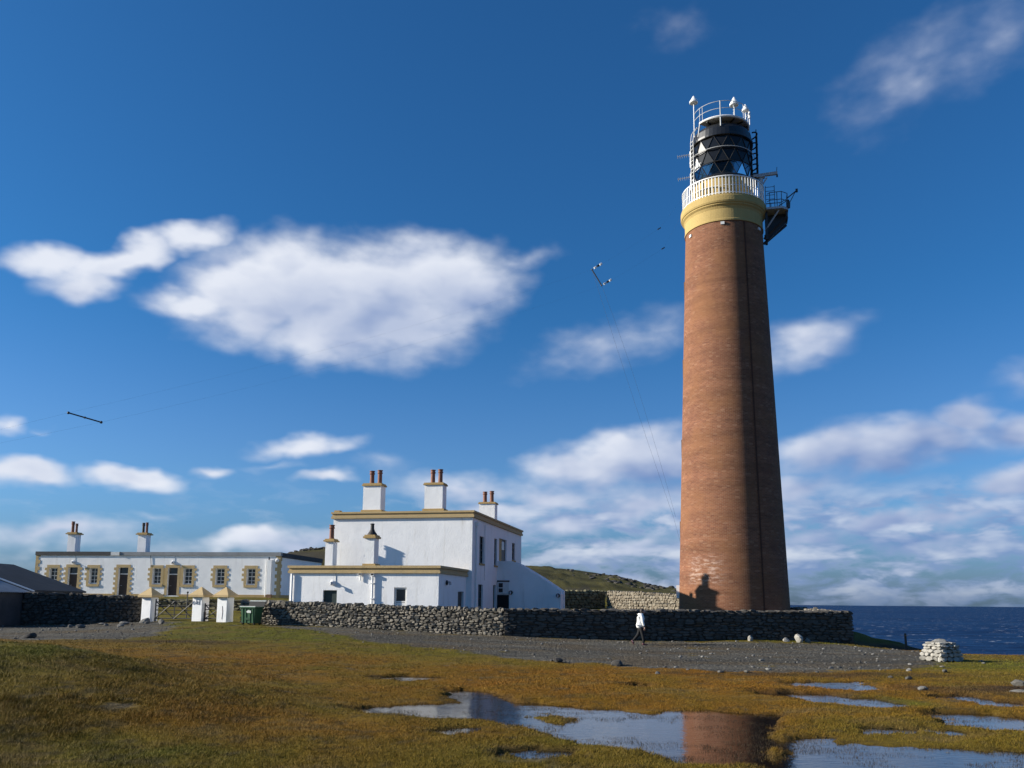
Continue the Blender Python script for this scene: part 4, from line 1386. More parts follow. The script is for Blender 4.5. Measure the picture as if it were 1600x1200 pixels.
MB().tube([(-12.1, -.04, K(5.88)), (-11.98, -.04, K(4.9))], .02, 5).build('cable', M['dark_metal'], cott)
MB().box(-1.12, -.72, -.16, -.002, K(2.5), K(5.52)).build('service_duct', M['white'], cott)
MB().tube([(-1.22, -.10, K(5.6)), (-1.22, -.10, K(2.3))], .05, 8).build('downpipe', M['white_metal'], cott)
MB().box(-1.02, -.62, -.2, -.003, K(2.1), K(2.5)).build('meter_box', M['rust'], cott)
MB().tube([(-.98, -.12, K(5.53)), (-.98, -.12, K(5.76))], .06, 8).build('vent_cowl', M['black_pot'], cott)

# ------------------------------------------------------------------ the tower
TB = .85
AXIS = (13.84, 54.2)
tower = thing('lighthouse', 'tall tapering red brick lighthouse with cream gallery and black lantern', 'lighthouse', (AXIS[0], AXIS[1], TB), -math.atan2(AXIS[0], AXIS[1]))
T = lambda z: z - TB


def shaft():
    n, m_ = 96, 40
    z0, z1, r0, r1 = .2, 26.08, 3.40, 2.47
    me = bpy.data.meshes.new('brick_shaft')
    vs = []; fs = []; uvs = []
    for k in range(m_ + 1):
        z = z0 + (z1 - z0) * k / m_
        r = r0 + (r1 - r0) * k / m_
        for i in range(n):
            a = 2 * math.pi * i / n
            vs.append((r * math.sin(a), -r * math.cos(a), T(z)))
    for k in range(m_):
        for i in range(n):
            j = (i + 1) % n
            fs.append((k * n + i, k * n + j, (k + 1) * n + j, (k + 1) * n + i))
            for (ii, kk) in ((i, k), (i + 1, k), (i + 1, k + 1), (i, k + 1)):
                u = (ii / n * 2 * math.pi - (2 * math.pi if i >= n // 2 else 0)) * 2.94
                uvs += [u, z0 + (z1 - z0) * kk / m_]
    me.from_pydata(vs, [], fs)
    l = me.uv_layers.new(name='UVMap')
    l.data.foreach_set('uv', uvs)
    for p_ in me.polygons:
        p_.use_smooth = True
    me.materials.append(M['brick'])
    return link(bpy.data.objects.new('brick_shaft', me), tower)


shaft()


def pol(r, deg, z):
    a = R(deg)
    return (r * math.sin(a), -r * math.cos(a), T(z))


# cream cornice: flared band, bold lip
MB().lathe([(2.44, T(26.05)), (2.53, T(26.05)), (2.53, T(26.16)), (2.50, T(26.2)), (2.50, T(26.85)), (2.56, T(27.0)), (2.66, T(27.10)), (2.66, T(27.16)), (2.72, T(27.2)), (2.76, T(27.3)), (2.76, T(27.62)), (2.72, T(27.66)), (2.72, T(27.74)), (1.7, T(27.74))], 96).build('cornice', M['cream'], tower, smooth=False)
# gallery rail of flat uprights
bal = MB().box(-.035, .035, -.014, .014, 0, 1.22).mesh('baluster', M['white_metal'])
nb = 76
for i in range(nb):
    a = 360 * i / nb
    x, y, z = pol(2.62, a, 27.74)
    inst('baluster', bal, tower, (x, y, z), (0, 0, R(a)))
MB().lathe([(2.59, T(28.94)), (2.66, T(28.94)), (2.66, T(29.0)), (2.59, T(29.0)), (2.59, T(28.94))], 72).build('top_rail', M['white_metal'], tower)
MB().lathe([(2.60, T(27.85)), (2.635, T(27.85)), (2.635, T(27.89)), (2.60, T(27.89)), (2.60, T(27.85))], 72).build('bottom_rail', M['white_metal'], tower)
MB().tube([pol(2.62, a, 28.35) for a in range(0, 361, 6)], .016, 5, cap=False).build('mid_rail', M['white_metal'], tower)
# lantern base wall, sill, glazing
MB().lathe([(1.97, T(27.74)), (1.97, T(29.30)), (1.7, T(29.30))], 48).build('lantern_base', M['cream'], tower, smooth=False)
MB().lathe([(1.6, T(29.30)), (2.10, T(29.30)), (2.12, T(29.36)), (2.06, T(29.46)), (1.6, T(29.46))], 64).build('lantern_sill', M['black_paint'], tower)
NS, TIERS = 13, (29.46, 30.36, 31.26, 32.16)
RL = 1.95
step = 360 / NS
panes_dark = None
for ti in range(3):
    za, zb = TIERS[ti], TIERS[ti + 1]
    bars = MB()
    for i in range(NS):
        off = (ti % 2) * .5
        a0 = (i + off) * step
        a1 = a0 + step
        am = a0 + step / 2
        up_tri = MB().add([pol(RL, a0, za), pol(RL, a1, za), pol(RL, am, zb)], [(0, 1, 2)])
        dn_tri = MB().add([pol(RL, a0 + step / 2, zb), pol(RL, a1, za), pol(RL, a1 + step / 2, zb)], [(0, 1, 2)])
        front_dark = ti > 0
        for tri, aa in ((up_tri, am), (dn_tri, a1)):
            ang = (aa + 180) % 360 - 180
            mtl = M['lantern_glass']
            if front_dark and abs(ang) < 100:
                mtl = M['lantern_pane']
            if ti == 1 and tri is up_tri and -62 < ang < -38:
                mtl = M['white_metal']
            tri.build('pane', mtl, tower)
        for aa, bb in ((a0, am), (am, a1)):
            if aa == a0:
                p, q = pol(RL + .02, a0, za), pol(RL + .02, am, zb)
            else:
                p, q = pol(RL + .02, am, zb), pol(RL + .02, a1, za)
            bars.tube([p, q], .026, 4)
    bars.tube([pol(RL + .03, a, zb) for a in range(0, 361, 6)], .03, 5, cap=False)
    bars.build('glazing_bars', M['matt_black'], tower)
# something to see inside: pedestal and lens drum
MB().lathe([(.01, T(29.4)), (.62, T(29.4)), (.62, T(30.35)), (.01, T(30.35))], 20).build('lens_pedestal', M['cream'], tower)
MB().lathe([(.01, T(30.4)), (.62, T(30.4)), (.80, T(30.7)), (.80, T(31.9)), (.01, T(31.95))], 24).build('lens_drum', M['black_paint'], tower)
# roof band, dome, vent
MB().lathe([(1.98, T(32.12)), (2.06, T(32.16)), (2.06, T(32.30)), (1.98, T(32.36)), (1.95, T(32.75)), (1.80, T(33.0)), (1.35, T(33.32)), (.75, T(33.55)), (.42, T(33.62)), (.40, T(34.05)), (.50, T(34.1)), (.50, T(34.28)), (.3, T(34.4)), (.01, T(34.42))], 48).build('lantern_roof', M['black_paint'], tower, smooth=False)
MB().box(-.6, .6, -.12, .12, T(34.12), T(34.24)).build('roof_vent', M['black_paint'], tower)
# outside handrails round the glass
MB().tube([pol(2.10, a, 31.28) for a in range(-84, 97, 6)], .020, 6).build('handrail', M['rail_paint'], tower)
MB().tube([pol(2.06, a, 30.55) for a in range(-84, -34, 5)], .024, 6).build('handrail', M['rail_paint'], tower)
# upper working platform, open on the left
deck = MB()
arc = [-48 + 6 * i for i in range(0, 34)]
for a0, a1 in zip(arc[:-1], arc[1:]):
    q = [pol(r_, a, z) for z in (33.44, 33.58) for r_, a in ((1.12, a0), (1.78, a0), (1.78, a1), (1.12, a1))]
    deck.add(q, [(3, 2, 1, 0), (4, 5, 6, 7), (1, 2, 6, 5), (0, 4, 7, 3)])
e0, e1 = arc[0], arc[-1]
deck.quad(pol(1.12, e0, 33.44), pol(1.78, e0, 33.44), pol(1.78, e0, 33.58), pol(1.12, e0, 33.58))
deck.build('platform_deck', M['grey_metal'], tower)
MB().tube([pol(1.81, a, 33.52) for a in arc], .075, 6).build('platform_edge', M['white_metal'], tower)
for a in (-30, 0, 30, 55, 80, 110, 140):
    MB().tube([pol(1.76, a, 33.40), pol(1.25, a, 33.40), pol(1.1, a, 33.1)], .05, 5).build('bracket', M['black_paint'], tower)
for a in (-75, -48, -40, 0, 28, 55, 82, 110, 140):
    MB().tube([pol(1.79, a, 33.55 if a > -70 else 32.4), pol(1.79, a, 34.62)], .022 if a != 0 else .036, 6).build('rail_post', M['rail_paint'], tower)
for a, zt in ((-48, 32.5), (0, 32.75), (82, 32.4)):
    MB().tube([pol(1.80, a, 33.5), pol(1.97, a, zt)], .045 if a < 60 else .02, 6).build('strut', M['rail_paint'], tower)
for z in (34.1, 34.6):
    MB().tube([pol(1.79, a, z) for a in range(-78, 150, 6)], .019, 6).build('guard_rail', M['rail_paint'], tower)
# ladder up the left of the lantern
lad = MB()
LA = -58
for s_ in (-4.2, 4.2):
    lad.tube([pol(2.22, LA + s_, 27.8), pol(2.22, LA + s_, 32.3), pol(2.14, LA + s_, 32.9), pol(1.9, LA + s_, 33.3), pol(1.6, LA + s_, 33.42)], .032, 6)
lad.build('ladder_stile', M['rail_paint'], tower)
rung = MB().tube([pol(2.22, LA - 4.2, 0 + TB), pol(2.22, LA + 4.2, 0 + TB)], .02, 5).mesh('ladder_rung', M['white_metal'])
for k in range(17):
    inst('ladder_rung', rung, tower, (0, 0, T(28.0) + k * .27))
MB().tube([pol(2.5, LA - 9, 27.75), pol(2.5, LA - 9, 28.95)], .05, 6).tube([pol(2.5, LA + 12, 27.75), pol(2.5, LA + 12, 29.4)], .05, 6).build('gate_post', M['white_metal'], tower)
# safety hoops of the rear ladder on the right
for k in range(5):
    z = 30.0 + k * .75
    MB().tube([(2.0 + .33 * math.sin(t_), .25 - .42 * math.cos(t_), T(z) + .10 * math.sin(t_)) for t_ in [math.pi * j / 10 for j in range(11)]], .05, 5).build('safety_hoop', M['matt_black'], tower)
for yy_ in (-.16, .25, .60):
    MB().tube([(2.26 if yy_ != .25 else 2.33, yy_, T(29.9)), (2.26 if yy_ != .25 else 2.33, yy_, T(33.2))], .03, 5).build('safety_strap', M['matt_black'], tower)
MB().box(1.95, 2.28, .0, .45, T(29.45), T(30.3)).build('switch_box', M['black_paint'], tower, bevel=.08)
# dark conduit down the shaded flank, small stone blocks under the cornice, slit windows on the left
MB().tube([(math.sin(R(31)) * (3.40 - (z - .2) * .0359 + .01), -math.cos(R(31)) * (3.40 - (z - .2) * .0359 + .01), T(z)) for z in (.5, 9, 18, 26.0)], .055, 6).build('conduit', M['conduit'], tower)
for a, z in ((-1.2, 25.86), (-56, 25.66), (62, 25.8)):
    rr = 3.40 - (z - .2) * .0359
    bx = MB().box(-.12, .12, -.05, .06, -.09, .09).build('floodlight', M['verge'], tower)
    bx.location = pol(rr + .02, a, z); bx.rotation_euler = (0, 0, R(a))
for z in (22.5, 17.2, 11.9, 6.6):
    rr = 3.40 - (z - .2) * .0359
    bx = MB().box(-.30, .30, -.05, .1, -.6, .6).build('window', M['rust'], tower)
    bx.location = pol(rr - .03, -96, z); bx.rotation_euler = (0, 0, R(-96))
    gl = MB().box(-.22, .22, -.06, -.051, -.5, .5).build('pane', M['dark_glass'], bx)
bx = MB().box(-.3, .3, -.12, .1, -.35, .45).build('meter_box', M['white_metal'], tower)
bx.location = pol(3.36, -90, 2.7); bx.rotation_euler = (0, 0, R(-90))

# bracketed equipment platform on the right of the gallery
plat = MB()
hexp = [(2.72, -.75), (3.7, -.75), (4.10, -.35), (4.10, .55), (3.7, .95), (2.72, .95)]
vs = [(x, y, T(27.28)) for x, y in hexp] + [(x, y, T(27.42)) for x, y in hexp]
n6 = len(hexp)
plat.add(vs, [tuple(range(n6 - 1, -1, -1)), tuple(range(n6, 2 * n6))] + [(i, (i + 1) % n6, (i + 1) % n6 + n6, i + n6) for i in range(n6)])
plat.build('side_platform', M['grey_metal'], tower)
MB().box(3.96, 4.06, -.30, .5, T(26.70), T(27.275)).build('platform_apron', M['dark_metal'], tower)
for y in (-.55, .75):
    MB().tube([(4.0, y, T(26.75)), (2.55, y * .6, T(25.45))], .10, 4).build('platform_strut', M['dark_metal'], tower)
    MB().tube([(3.5, y, T(27.25)), (2.62, y * .7, T(26.0))], .055, 4).build('platform_strut', M['grey_metal'], tower)
    MB().box(2.66, 2.80, y * .7 - .06, y * .7 + .06, T(25.4), T(27.27)).build('platform_post', M['dark_metal'], tower)
MB().add([(2.8, .2, T(25.55)), (4.02, .2, T(26.7)), (4.02, .2, T(27.27)), (2.8, .2, T(27.27)), (2.8, .26, T(25.55)), (4.02, .26, T(26.7)), (4.02, .26, T(27.27)), (2.8, .26, T(27.27))],
         [(0, 1, 2, 3), (7, 6, 5, 4), (0, 4, 5, 1), (1, 5, 6, 2), (2, 6, 7, 3), (3, 7, 4, 0)]).build('platform_web', M['dark_metal'], tower)
for x, y in ((2.95, -.7), (3.4, -.72), (3.68, -.72), (4.06, -.33), (4.06, .52), (3.68, .9), (3.1, .9)):
    MB().tube([(x, y, T(27.42)), (x, y, T(28.42))], .024, 5).build('platform_rail_post', M['dark_metal'], tower)
for z in (27.9, 28.42):
    MB().tube([(2.8, -.72, T(z) - .1), (2.95, -.7, T(z)), (3.68, -.72, T(z)), (4.06, -.33, T(z)), (4.06, .52, T(z)), (3.68, .9, T(z)), (2.8, .9, T(z))], .024, 5).build('platform_rail', M['dark_metal'], tower)
MB().tube([(4.06, -.33, T(28.1)), (4.65, -.4, T(28.52))], .04, 5).tube([(4.06, -.33, T(27.5)), (4.55, -.39, T(28.42))], .025, 5).tube([(3.5, -.6, T(27.5)), (4.06, -.33, T(27.95))], .025, 5).box(4.58, 4.72, -.47, -.33, T(28.42), T(28.62)).build('davit_arm', M['dark_metal'], tower)
MB().lathe([(.001, T(27.35)), (.10, T(27.4)), (.12, T(27.7)), (.05, T(27.95)), (.001, T(28.0))], 10, cx=4.12, cy=-.36).build('hanging_lamp', M['dark_metal'], tower)
for s_ in (-.28, .28):
    MB().tube([(3.0 + s_, -.3, T(27.42)), (3.0 + s_, -.3, T(29.1))], .022, 5).build('step_ladder_stile', M['dark_metal'], tower)
for k in range(6):
    MB().tube([(2.72, -.3, T(27.6) + k * .28), (3.28, -.3, T(27.6) + k * .28)], .018, 5).build('step_ladder_rung', M['dark_metal'], tower)
MB().tube([(2.47, -.2, T(27.7)), (2.47, -.2, T(29.76))], .13, 8).build('radar_mast', M['grey_metal'], tower)
MB().tube([(2.5, -.2, T(29.15)), (2.85, -.2, T(29.72))], .05, 5).build('radar_brace', M['grey_metal'], tower)

# instruments standing on the tower: things of their own
TM = Matrix.Translation((AXIS[0], AXIS[1], TB)) @ Matrix.Rotation(-math.atan2(AXIS[0], AXIS[1]), 4, 'Z')


def tw(x, y, z):
    return TM @ Vector((x, y, z - TB))


rad = thing('radar_scanner', 'long grey radar scanner bar on its mast right of the lighthouse gallery', 'radar scanner', tw(2.47, -.2, 29.76), -math.atan2(AXIS[0], AXIS[1]))
MB().box(-.25, .25, -.2, .2, -.02, .06).build('gearbox', M['grey_metal'], rad)
MB().add([(-.52, -.07, .06), (1.05, -.07, .10), (1.05, .10, .10), (-.52, .10, .06), (-.52, -.10, .24), (1.05, -.10, .30), (1.05, .08, .30), (-.52, .08, .24)],
         [(3, 2, 1, 0), (4, 5, 6, 7), (0, 1, 5, 4), (1, 2, 6, 5), (2, 3, 7, 6), (3, 0, 4, 7)]).build('scanner_bar', M['grey_metal'], rad, bevel=.02)
MB().tube([(1.0, 0, .28), (1.03, 0, .62)], .02, 5).build('spike', M['dark_metal'], rad)
MB().box(.97, 1.07, -.05, .05, -.06, .11).build('end_block', M['dark_metal'], rad)


def dome_aerial(x, y, zb, zt, zc, r, label):
    t = thing('cone_aerial', label, 'antenna', tw(x, y, zb), 0, 'white cone aerials on the lantern top')
    L_ = zc - zb
    MB().tube([(0, 0, 0), (0, 0, L_)], .036, 8).build('mast', M['white_metal'], t)
    hh = zt - zc
    MB().lathe([(.001, L_), (r * .9, L_), (r, L_ + hh * .06), (r, L_ + hh * .20), (r * .95, L_ + hh * .22), (r * .16, L_ + hh * .97), (.001, L_ + hh)], 20).build('cone_cover', M['white_metal'], t)


dome_aerial(-1.72, -.6, 32.6, 35.92, 35.38, .29, 'white cone aerial on the leftmost mast above the lighthouse lantern ladder')
dome_aerial(.93, .95, 33.5, 36.40, 35.76, .31, 'highest white cone aerial above the lantern roof of the tower')
dome_aerial(1.62, -.45, 33.6, 34.93, 34.42, .24, 'small low white cone aerial at the right edge of the lantern platform')
t = thing('cylinder_aerial', 'short white cylinder aerial standing right of the low cone aerial', 'antenna', tw(1.88, -.1, 33.6))
MB().tube([(0, 0, 0), (0, 0, .5)], .03, 6).build('mast', M['white_metal'], t)
MB().tube([(0, 0, .5), (0, 0, .95)], .07, 8).build('cover', M['white_metal'], t)


def yagi(z, label):
    t = thing('yagi_aerial', label, 'antenna', tw(-2.02, -.5, z - .9), -math.atan2(AXIS[0], AXIS[1]), 'comb aerials left of the lantern')
    MB().tube([(0, 0, 0), (0, 0, 1.15)], .05, 6).build('mast', M['white_metal'], t)
    MB().tube([(.12, 0, .95), (-.86, -.1, .83)], .022, 5).build('boom', M['grey_metal'], t)
    for k in range(6):
        x = -.12 - k * .14
        MB().tube([(x, -.24 - .012 * k, .90 + x * .10), (x, .24 - .012 * k, .92 + x * .10)], .014, 4).build('element', M['grey_metal'], t)
    return t


yagi(31.75, 'upper comb aerial pointing left beside the lantern glass')
yagi(30.15, 'lower comb aerial pointing left just above the gallery rail')

# ------------------------------------------------------------------ wire aerial slung from the gallery to a pole out of view
aer = thing('wire_aerial', 'pair of thin aerial wires held apart by dark spreader bars across the sky', 'antenna', (-21.5, 21.8, gz(-21.5, 21.8)))
ab = aer.location.copy()


def A(*p):
    return Vector(p) - ab


g1, g2 = tw(-2.4, -.8, 28.9), tw(-2.4, -.9, 27.9)
i1, i2 = (8.49, 48.0, 23.73), (8.70, 48.0, 22.52)
s1, s2 = (4.40, 46.5, 20.59), (4.94, 46.5, 19.66)
e1, e2 = (-15.74, 30.0, 8.51), (-14.65, 30.2, 8.22)
pole_top = (-21.5, 21.8, 4.2)


def sag(a, b, d, n=14):
    a, b = Vector(a), Vector(b)
    return [(a.lerp(b, i / n) - Vector((0, 0, d * 4 * (i / n) * (1 - i / n)))) - ab for i in range(n + 1)]


for a, b in ((g1, i1), (i1, s1), (g2, i2), (i2, s2)):
    MB().tube(sag(a, b, .05, 4), .0016, 4).build('wire', M['dark_metal'], aer)
for a, b in ((s1, e1), (s2, e2)):
    MB().tube(sag(a, b, .35), .0012, 4).build('wire', M['dark_metal'], aer)
for e in (e1, e2):
    MB().tube(sag(e, pole_top, .05, 4), .0012, 4).build('wire', M['dark_metal'], aer)
dl = (9.02, 48.0, 6.8)
for a, k in ((s1, 0), (s2, .12)):
    b = (dl[0] + k, dl[1], dl[2])
    MB().tube(sag(a, b, -.6 if k else .2), .0042, 4).build('down_lead', M['dark_metal'], aer)
MB().tube([A(*dl), A(10.4, 52.8, 5.4)], .0042, 4).build('down_lead', M['dark_metal'], aer)
for a, b in ((s1, s2), (e1, e2)):
    a_, b_ = Vector(a), Vector(b)
    if a == e1:
        MB().tube([a_ - ab, b_ - ab], .026, 6).build('spreader_bar', M['dark_metal'], aer)
    else:
        MB().tube([a_ - ab, b_ - ab], .035, 6).build('spreader_bar', M['dark_metal'], aer)
    MB().sphere(a_ - ab, .05).build('bar_end', M['dark_metal'], aer)
    MB().sphere(b_ - ab, .05).build('bar_end', M['dark_metal'], aer)
m_ = (Vector(e1) + Vector(e2)) / 2
MB().sphere(m_ - ab, .04).build('bar_clamp', M['dark_metal'], aer)
for s_, i_ in ((s1, i1), (s2, i2)):
    d_ = (Vector(i_) - Vector(s_)).normalized()
    for k, w_ in ((.25, 1), (.48, 0), (.68, 1)):
        c = Vector(s_) + d_ * k - ab
        MB().tube([c - d_ * .07, c + d_ * .07], .06, 7).build('insulator', M['ceramic'] if w_ else M['dark_metal'], aer)
    c = Vector(i_) - ab
    MB().tube([c - d_ * .12, c + d_ * .12], .035, 6).build('insulator', M['dark_metal'], aer)
MB().tube([A(-21.5, 21.8, ab.z - .2), A(*pole_top)], .09, 8).build('pole', M['old_wood'], aer)

# ------------------------------------------------------------------ shed on the left
shed = thing('shed', 'low dark shed with corrugated lean roof and black felt roof at the left edge', 'shed', (-27.0, 50.0, .55))
q = lambda x, y, z: (x + 27.0, y - 50.0, z - .55)
EX, RX = -27.0, -31.6
sw_ = MB()
sw_.quad(q(EX, 44, .2), q(EX, 55, .2), q(EX, 55, 2.34), q(EX, 44, 2.34))
sw_.add([q(EX, 44, .2), q(-36, 44, .2), q(-36, 44, 2.34), q(RX, 44, 4.02), q(EX, 44, 2.34)], [(0, 4, 3, 2, 1)])
sw_.add([q(EX, 55, .2), q(-36, 55, .2), q(-36, 55, 2.34), q(RX, 55, 4.02), q(EX, 55, 2.34)], [(0, 1, 2, 3, 4)])
sw_.quad(q(-36, 44, .2), q(-36, 55, .2), q(-36, 55, 2.34), q(-36, 44, 2.34))
sw_.build('wall', M['shed_wall'], shed)


def corrugated(y0, y1):
    mb = MB()
    n = int((y1 - y0) / .045)
    vs = []
    for i in range(n + 1):
        y = y0 + (y1 - y0) * i / n
        dz = .025 * math.sin(2 * math.pi * y / .18)
        vs.append(q(EX + .16, y, 2.31 + dz)); vs.append(q(RX, y, 3.98 + dz))
    mb.add(vs, [(2 * i, 2 * i + 2, 2 * i + 3, 2 * i + 1) for i in range(n)])
    k = len(vs)
    vs2 = [(a[0], a[1], a[2] - .02) for a in vs]
    mb.add(vs2, [(2 * i + 1, 2 * i + 3, 2 * i + 2, 2 * i) for i in range(n)])
    return mb


corrugated(43.8, 48.85).build('corrugated_roof', M['corrugated'], shed)
MB().prism([(EX + .2 + 27, 2.30 + .06 - .55), (RX + 27, 4.03 - .55), (RX + 27, 4.10 - .55), (EX + .2 + 27, 2.42 - .55)], 48.86 - 50, 49.06 - 50).build('verge_flashing', M['verge'], shed)
MB().prism([(EX + .14 + 27, 2.34 - .55), (EX + .14 + 27, 2.44 - .55), (RX + 27, 4.10 - .55), (RX + 27, 4.02 - .55)], 49.07 - 50, 55.15 - 50).build('felt_roof', M['felt_roof'], shed)
MB().prism([(RX + 27, 4.02 - .55), (RX + 27, 4.10 - .55), (-36.2 + 27, 2.4 - .55), (-36.2 + 27, 2.3 - .55)], 43.8 - 50, 55.15 - 50).build('felt_roof', M['felt_roof'], shed)
# ------------------------------------------------------------------ gate pillars, gates
GA = R(-17.5)


def pillar(x, y, zb, label, size=.62):
    t = thing('gate_pillar', label, 'gate pillar', (x, y, zb), GA, 'white gate pillars with ochre caps')
    s = size / 2
    MB().box(-s, s, -s, s, -.3, 1.30).build('pillar_shaft', M['white'], t, bevel=.015)
    c = s + .16
    mb = MB().box(-c, c, -c, c, 1.30, 1.41)
    mb.add([(-c, -c, 1.411), (c, -c, 1.411), (c, c, 1.411), (-c, c, 1.411), (0, 0, 1.86)], [(0, 1, 4), (1, 2, 4), (2, 3, 4), (3, 0, 4), (3, 2, 1, 0)])
    mb.build('pillar_cap', M['ochre_pale'], t)
    return t


P1, P2, P3 = (-20.05, 48.55), (-16.95, 47.75), (-15.45, 47.3)
pillar(*P1, .80, 'left white gate pillar with ochre pyramid cap at the end of the dark wall')
p2_ = pillar(*P2, .84, 'middle white gate pillar with faded grey lettering between the two iron gates')
pillar(*P3, .84, 'right white gate pillar with a rusty crack line nearest the green bin')
# the faded marks on the middle pillar
let = MB()
yy = -.318


def stroke(pts, r=.018):
    let.tube([(x, yy, z) for x, z in pts], r, 4)


stroke([(-.22 + .07 * math.cos(t_), .98 + .08 * math.sin(t_)) for t_ in [2 * math.pi * i / 12 for i in range(13)]])
stroke([(-.05, 1.12), (-.05, .90)])
stroke([(.06 + .07 * math.cos(t_), .97 + .075 * math.sin(t_)) for t_ in [2 * math.pi * i / 12 for i in range(13)]])
stroke([(.14, 1.14), (.14, .88)])
let.build('faded_lettering', M['faded_paint'], p2_)
MB().box(.311, .325, -.12, .05, .0, .5).build('gate_pad', M['rust'], p2_)
p3_ = [o_ for o_ in bpy.data.objects if o_.name.startswith('gate_pillar')][-1]
MB().tube([(.02, -.314, .82), (.06, -.314, .5), (.03, -.314, .12)], .012, 4).build('crack', M['rust'], p3_)


def gate(name, a, b, z, h, label, tall):
    L_ = math.hypot(b[0] - a[0], b[1] - a[1])
    ang = math.atan2(b[1] - a[1], b[0] - a[0])
    t = thing(name, label, 'gate', (a[0], a[1], z), ang)
    m = M['gate_iron']
    MB().tube([(0, 0, -.02), (0, 0, h * tall)], .035, 6).build('stile', m, t)
    MB().tube([(L_, 0, .0), (L_, 0, h * .98)], .03, 6).build('stile', m, t)
    n = 5 if L_ > 1.5 else 4
    for k in range(n):
        zz = .08 + (h - .1) * k / (n - 1)
        MB().tube([(0, 0, zz), (L_, 0, zz)], .022 if k else .034, 5).build('rail', m, t)
    if L_ > 1.5:
        MB().tube([(L_ / 2, 0, .02), (L_ / 2, 0, h)], .028, 5).build('stile', m, t)
        for x0, x1 in ((0, L_ / 2), (L_ / 2, L_)):
            MB().tube([(x0, -.02, .05), (x1, -.02, h)], .028, 5).build('brace', m, t)
            MB().tube([(x0, .02, h), (x1, .02, .05)], .028, 5).build('brace', m, t)
    else:
        MB().tube([(0, -.02, .05), (L_, -.02, h * .7)], .026, 5).build('brace', m, t)
        MB().tube([(0, .02, h), (L_, .02, .05)], .026, 5).build('brace', m, t)
    MB().tube([(0, 0, -.1), (0, 0, .1)], .05, 6).build('hinge_shoe', m, t)
    return t


gate('field_gate', (-19.62, 48.28), (-17.32, 47.72), .88, 1.0, 'wide black iron gate with crossed braces between white pillars', 1.13)
gate('wicket_gate', (-16.62, 47.52), (-15.82, 47.30), .90, .82, 'small black iron wicket gate between the two right pillars', 1.1)
t = thing('gate_post', 'thin dark iron rod standing behind the wide gate', 'post', (-18.65, 50.3, .9))
MB().tube([(0, 0, -.2), (0, 0, 1.5)], .03, 6).build('rod', M['gate_iron'], t)
MB().sphere((0, 0, 1.5), .06).build('knob', M['gate_iron'], t)

# ------------------------------------------------------------------ green bin
BZ = gz(-13.55, 45.75)
binn = thing('waste_bin', 'green wheeled waste bin with its black lid thrown open against the wall', 'bin', (-13.55, 45.75, BZ + .02), GA)


def frustum(mb, w0, w1, d0, d1, z0, z1):
    mb.add([(-w0, -d0, z0), (w0, -d0, z0), (w0, d0, z0), (-w0, d0, z0), (-w1, -d1, z1), (w1, -d1, z1), (w1, d1, z1), (-w1, d1, z1)],
           [(3, 2, 1, 0), (0, 1, 5, 4), (1, 2, 6, 5), (2, 3, 7, 6), (3, 0, 4, 7)])


bb = MB()
frustum(bb, .38, .43, .30, .36, .08, .86)
frustum(bb, .36, .41, .28, .34, .10, .86)
bb.build('bin_body', M['bin_green'], binn)
MB().box(-.47, .47, -.41, -.35, .84, .92).box(-.47, .47, .35, .41, .84, .92).box(-.47, -.42, -.349, .349, .84, .92).box(.42, .47, -.349, .349, .84, .92).build('bin_rim', M['bin_green'], binn, bevel=.01)
for x in (-.30, -.12, .12, .30):
    rb = MB()
    rb.add([(x - .025, -.303, .10), (x + .025, -.303, .10), (x + .03, -.358, .82), (x - .03, -.358, .82), (x - .02, -.325, .10), (x + .02, -.325, .10), (x + .02, -.383, .82), (x - .02, -.383, .82)],
           [(4, 5, 6, 7), (0, 4, 7, 3), (1, 2, 6, 5), (0, 1, 5, 4), (3, 7, 6, 2)])
    rb.build('bin_rib', M['bin_green'], binn)
MB().add([(-.02, -.378, .60), (.20, -.378, .60), (.20, -.388, .72), (.02, -.388, .74), (-.08, -.384, .66)], [(0, 1, 2, 3, 4)]).build('bin_label', M['bin_label'], binn)
for k in range(4):
    x = -.16 + k * .075
    MB().box(x, x + .05, -.346, -.335, .24, .36).build('moulded_mark', M['bin_label'] if False else M['bin_green'], binn)
ld = MB()
ld.add([(-.48, .36, .90), (.48, .36, .90), (.48, .52, 1.22), (-.48, .52, 1.22), (-.48, .41, .88), (.48, .41, .88), (.48, .57, 1.20), (-.48, .57, 1.20)],
       [(0, 1, 2, 3), (7, 6, 5, 4), (0, 4, 5, 1), (3, 2, 6, 7), (0, 3, 7, 4), (1, 5, 6, 2)])
ld.build('bin_lid', M['rubber'], binn)
MB().tube([(-.48, .53, 1.21), (.48, .53, 1.21)], .028, 6).build('lid_lip', M['bin_label'], binn)
MB().tube([(-.47, -.40, .93), (.47, -.40, .93)], .022, 6).build('front_handle', M['bin_label'], binn)
for x in (-.34, .34):
    for y in (-.24, .24):
        w_ = MB().tube([(x - .03, y, .07), (x + .03, y, .07)], .08, 12).build('wheel', M['rubber'], binn)

# ------------------------------------------------------------------ cairn of white painted stones
CX, CY = 15.72, 32.1
CZ = gz(CX, CY)
cairn = thing('stone_cairn', 'squat cairn of flaking white-painted stones on the grass near the sea', 'cairn', (CX, CY, CZ), R(19))
r_ = random.Random(12)


def cairn_stone(x, y, z, w, d, h, rz, tl=0):
    inst('stone', stone_mesh('s', r_.randrange(10), M['stone_white']), cairn, (x, y, z), (r_.uniform(-.06, .06) + tl, r_.uniform(-.05, .05), rz), (w, d, h))


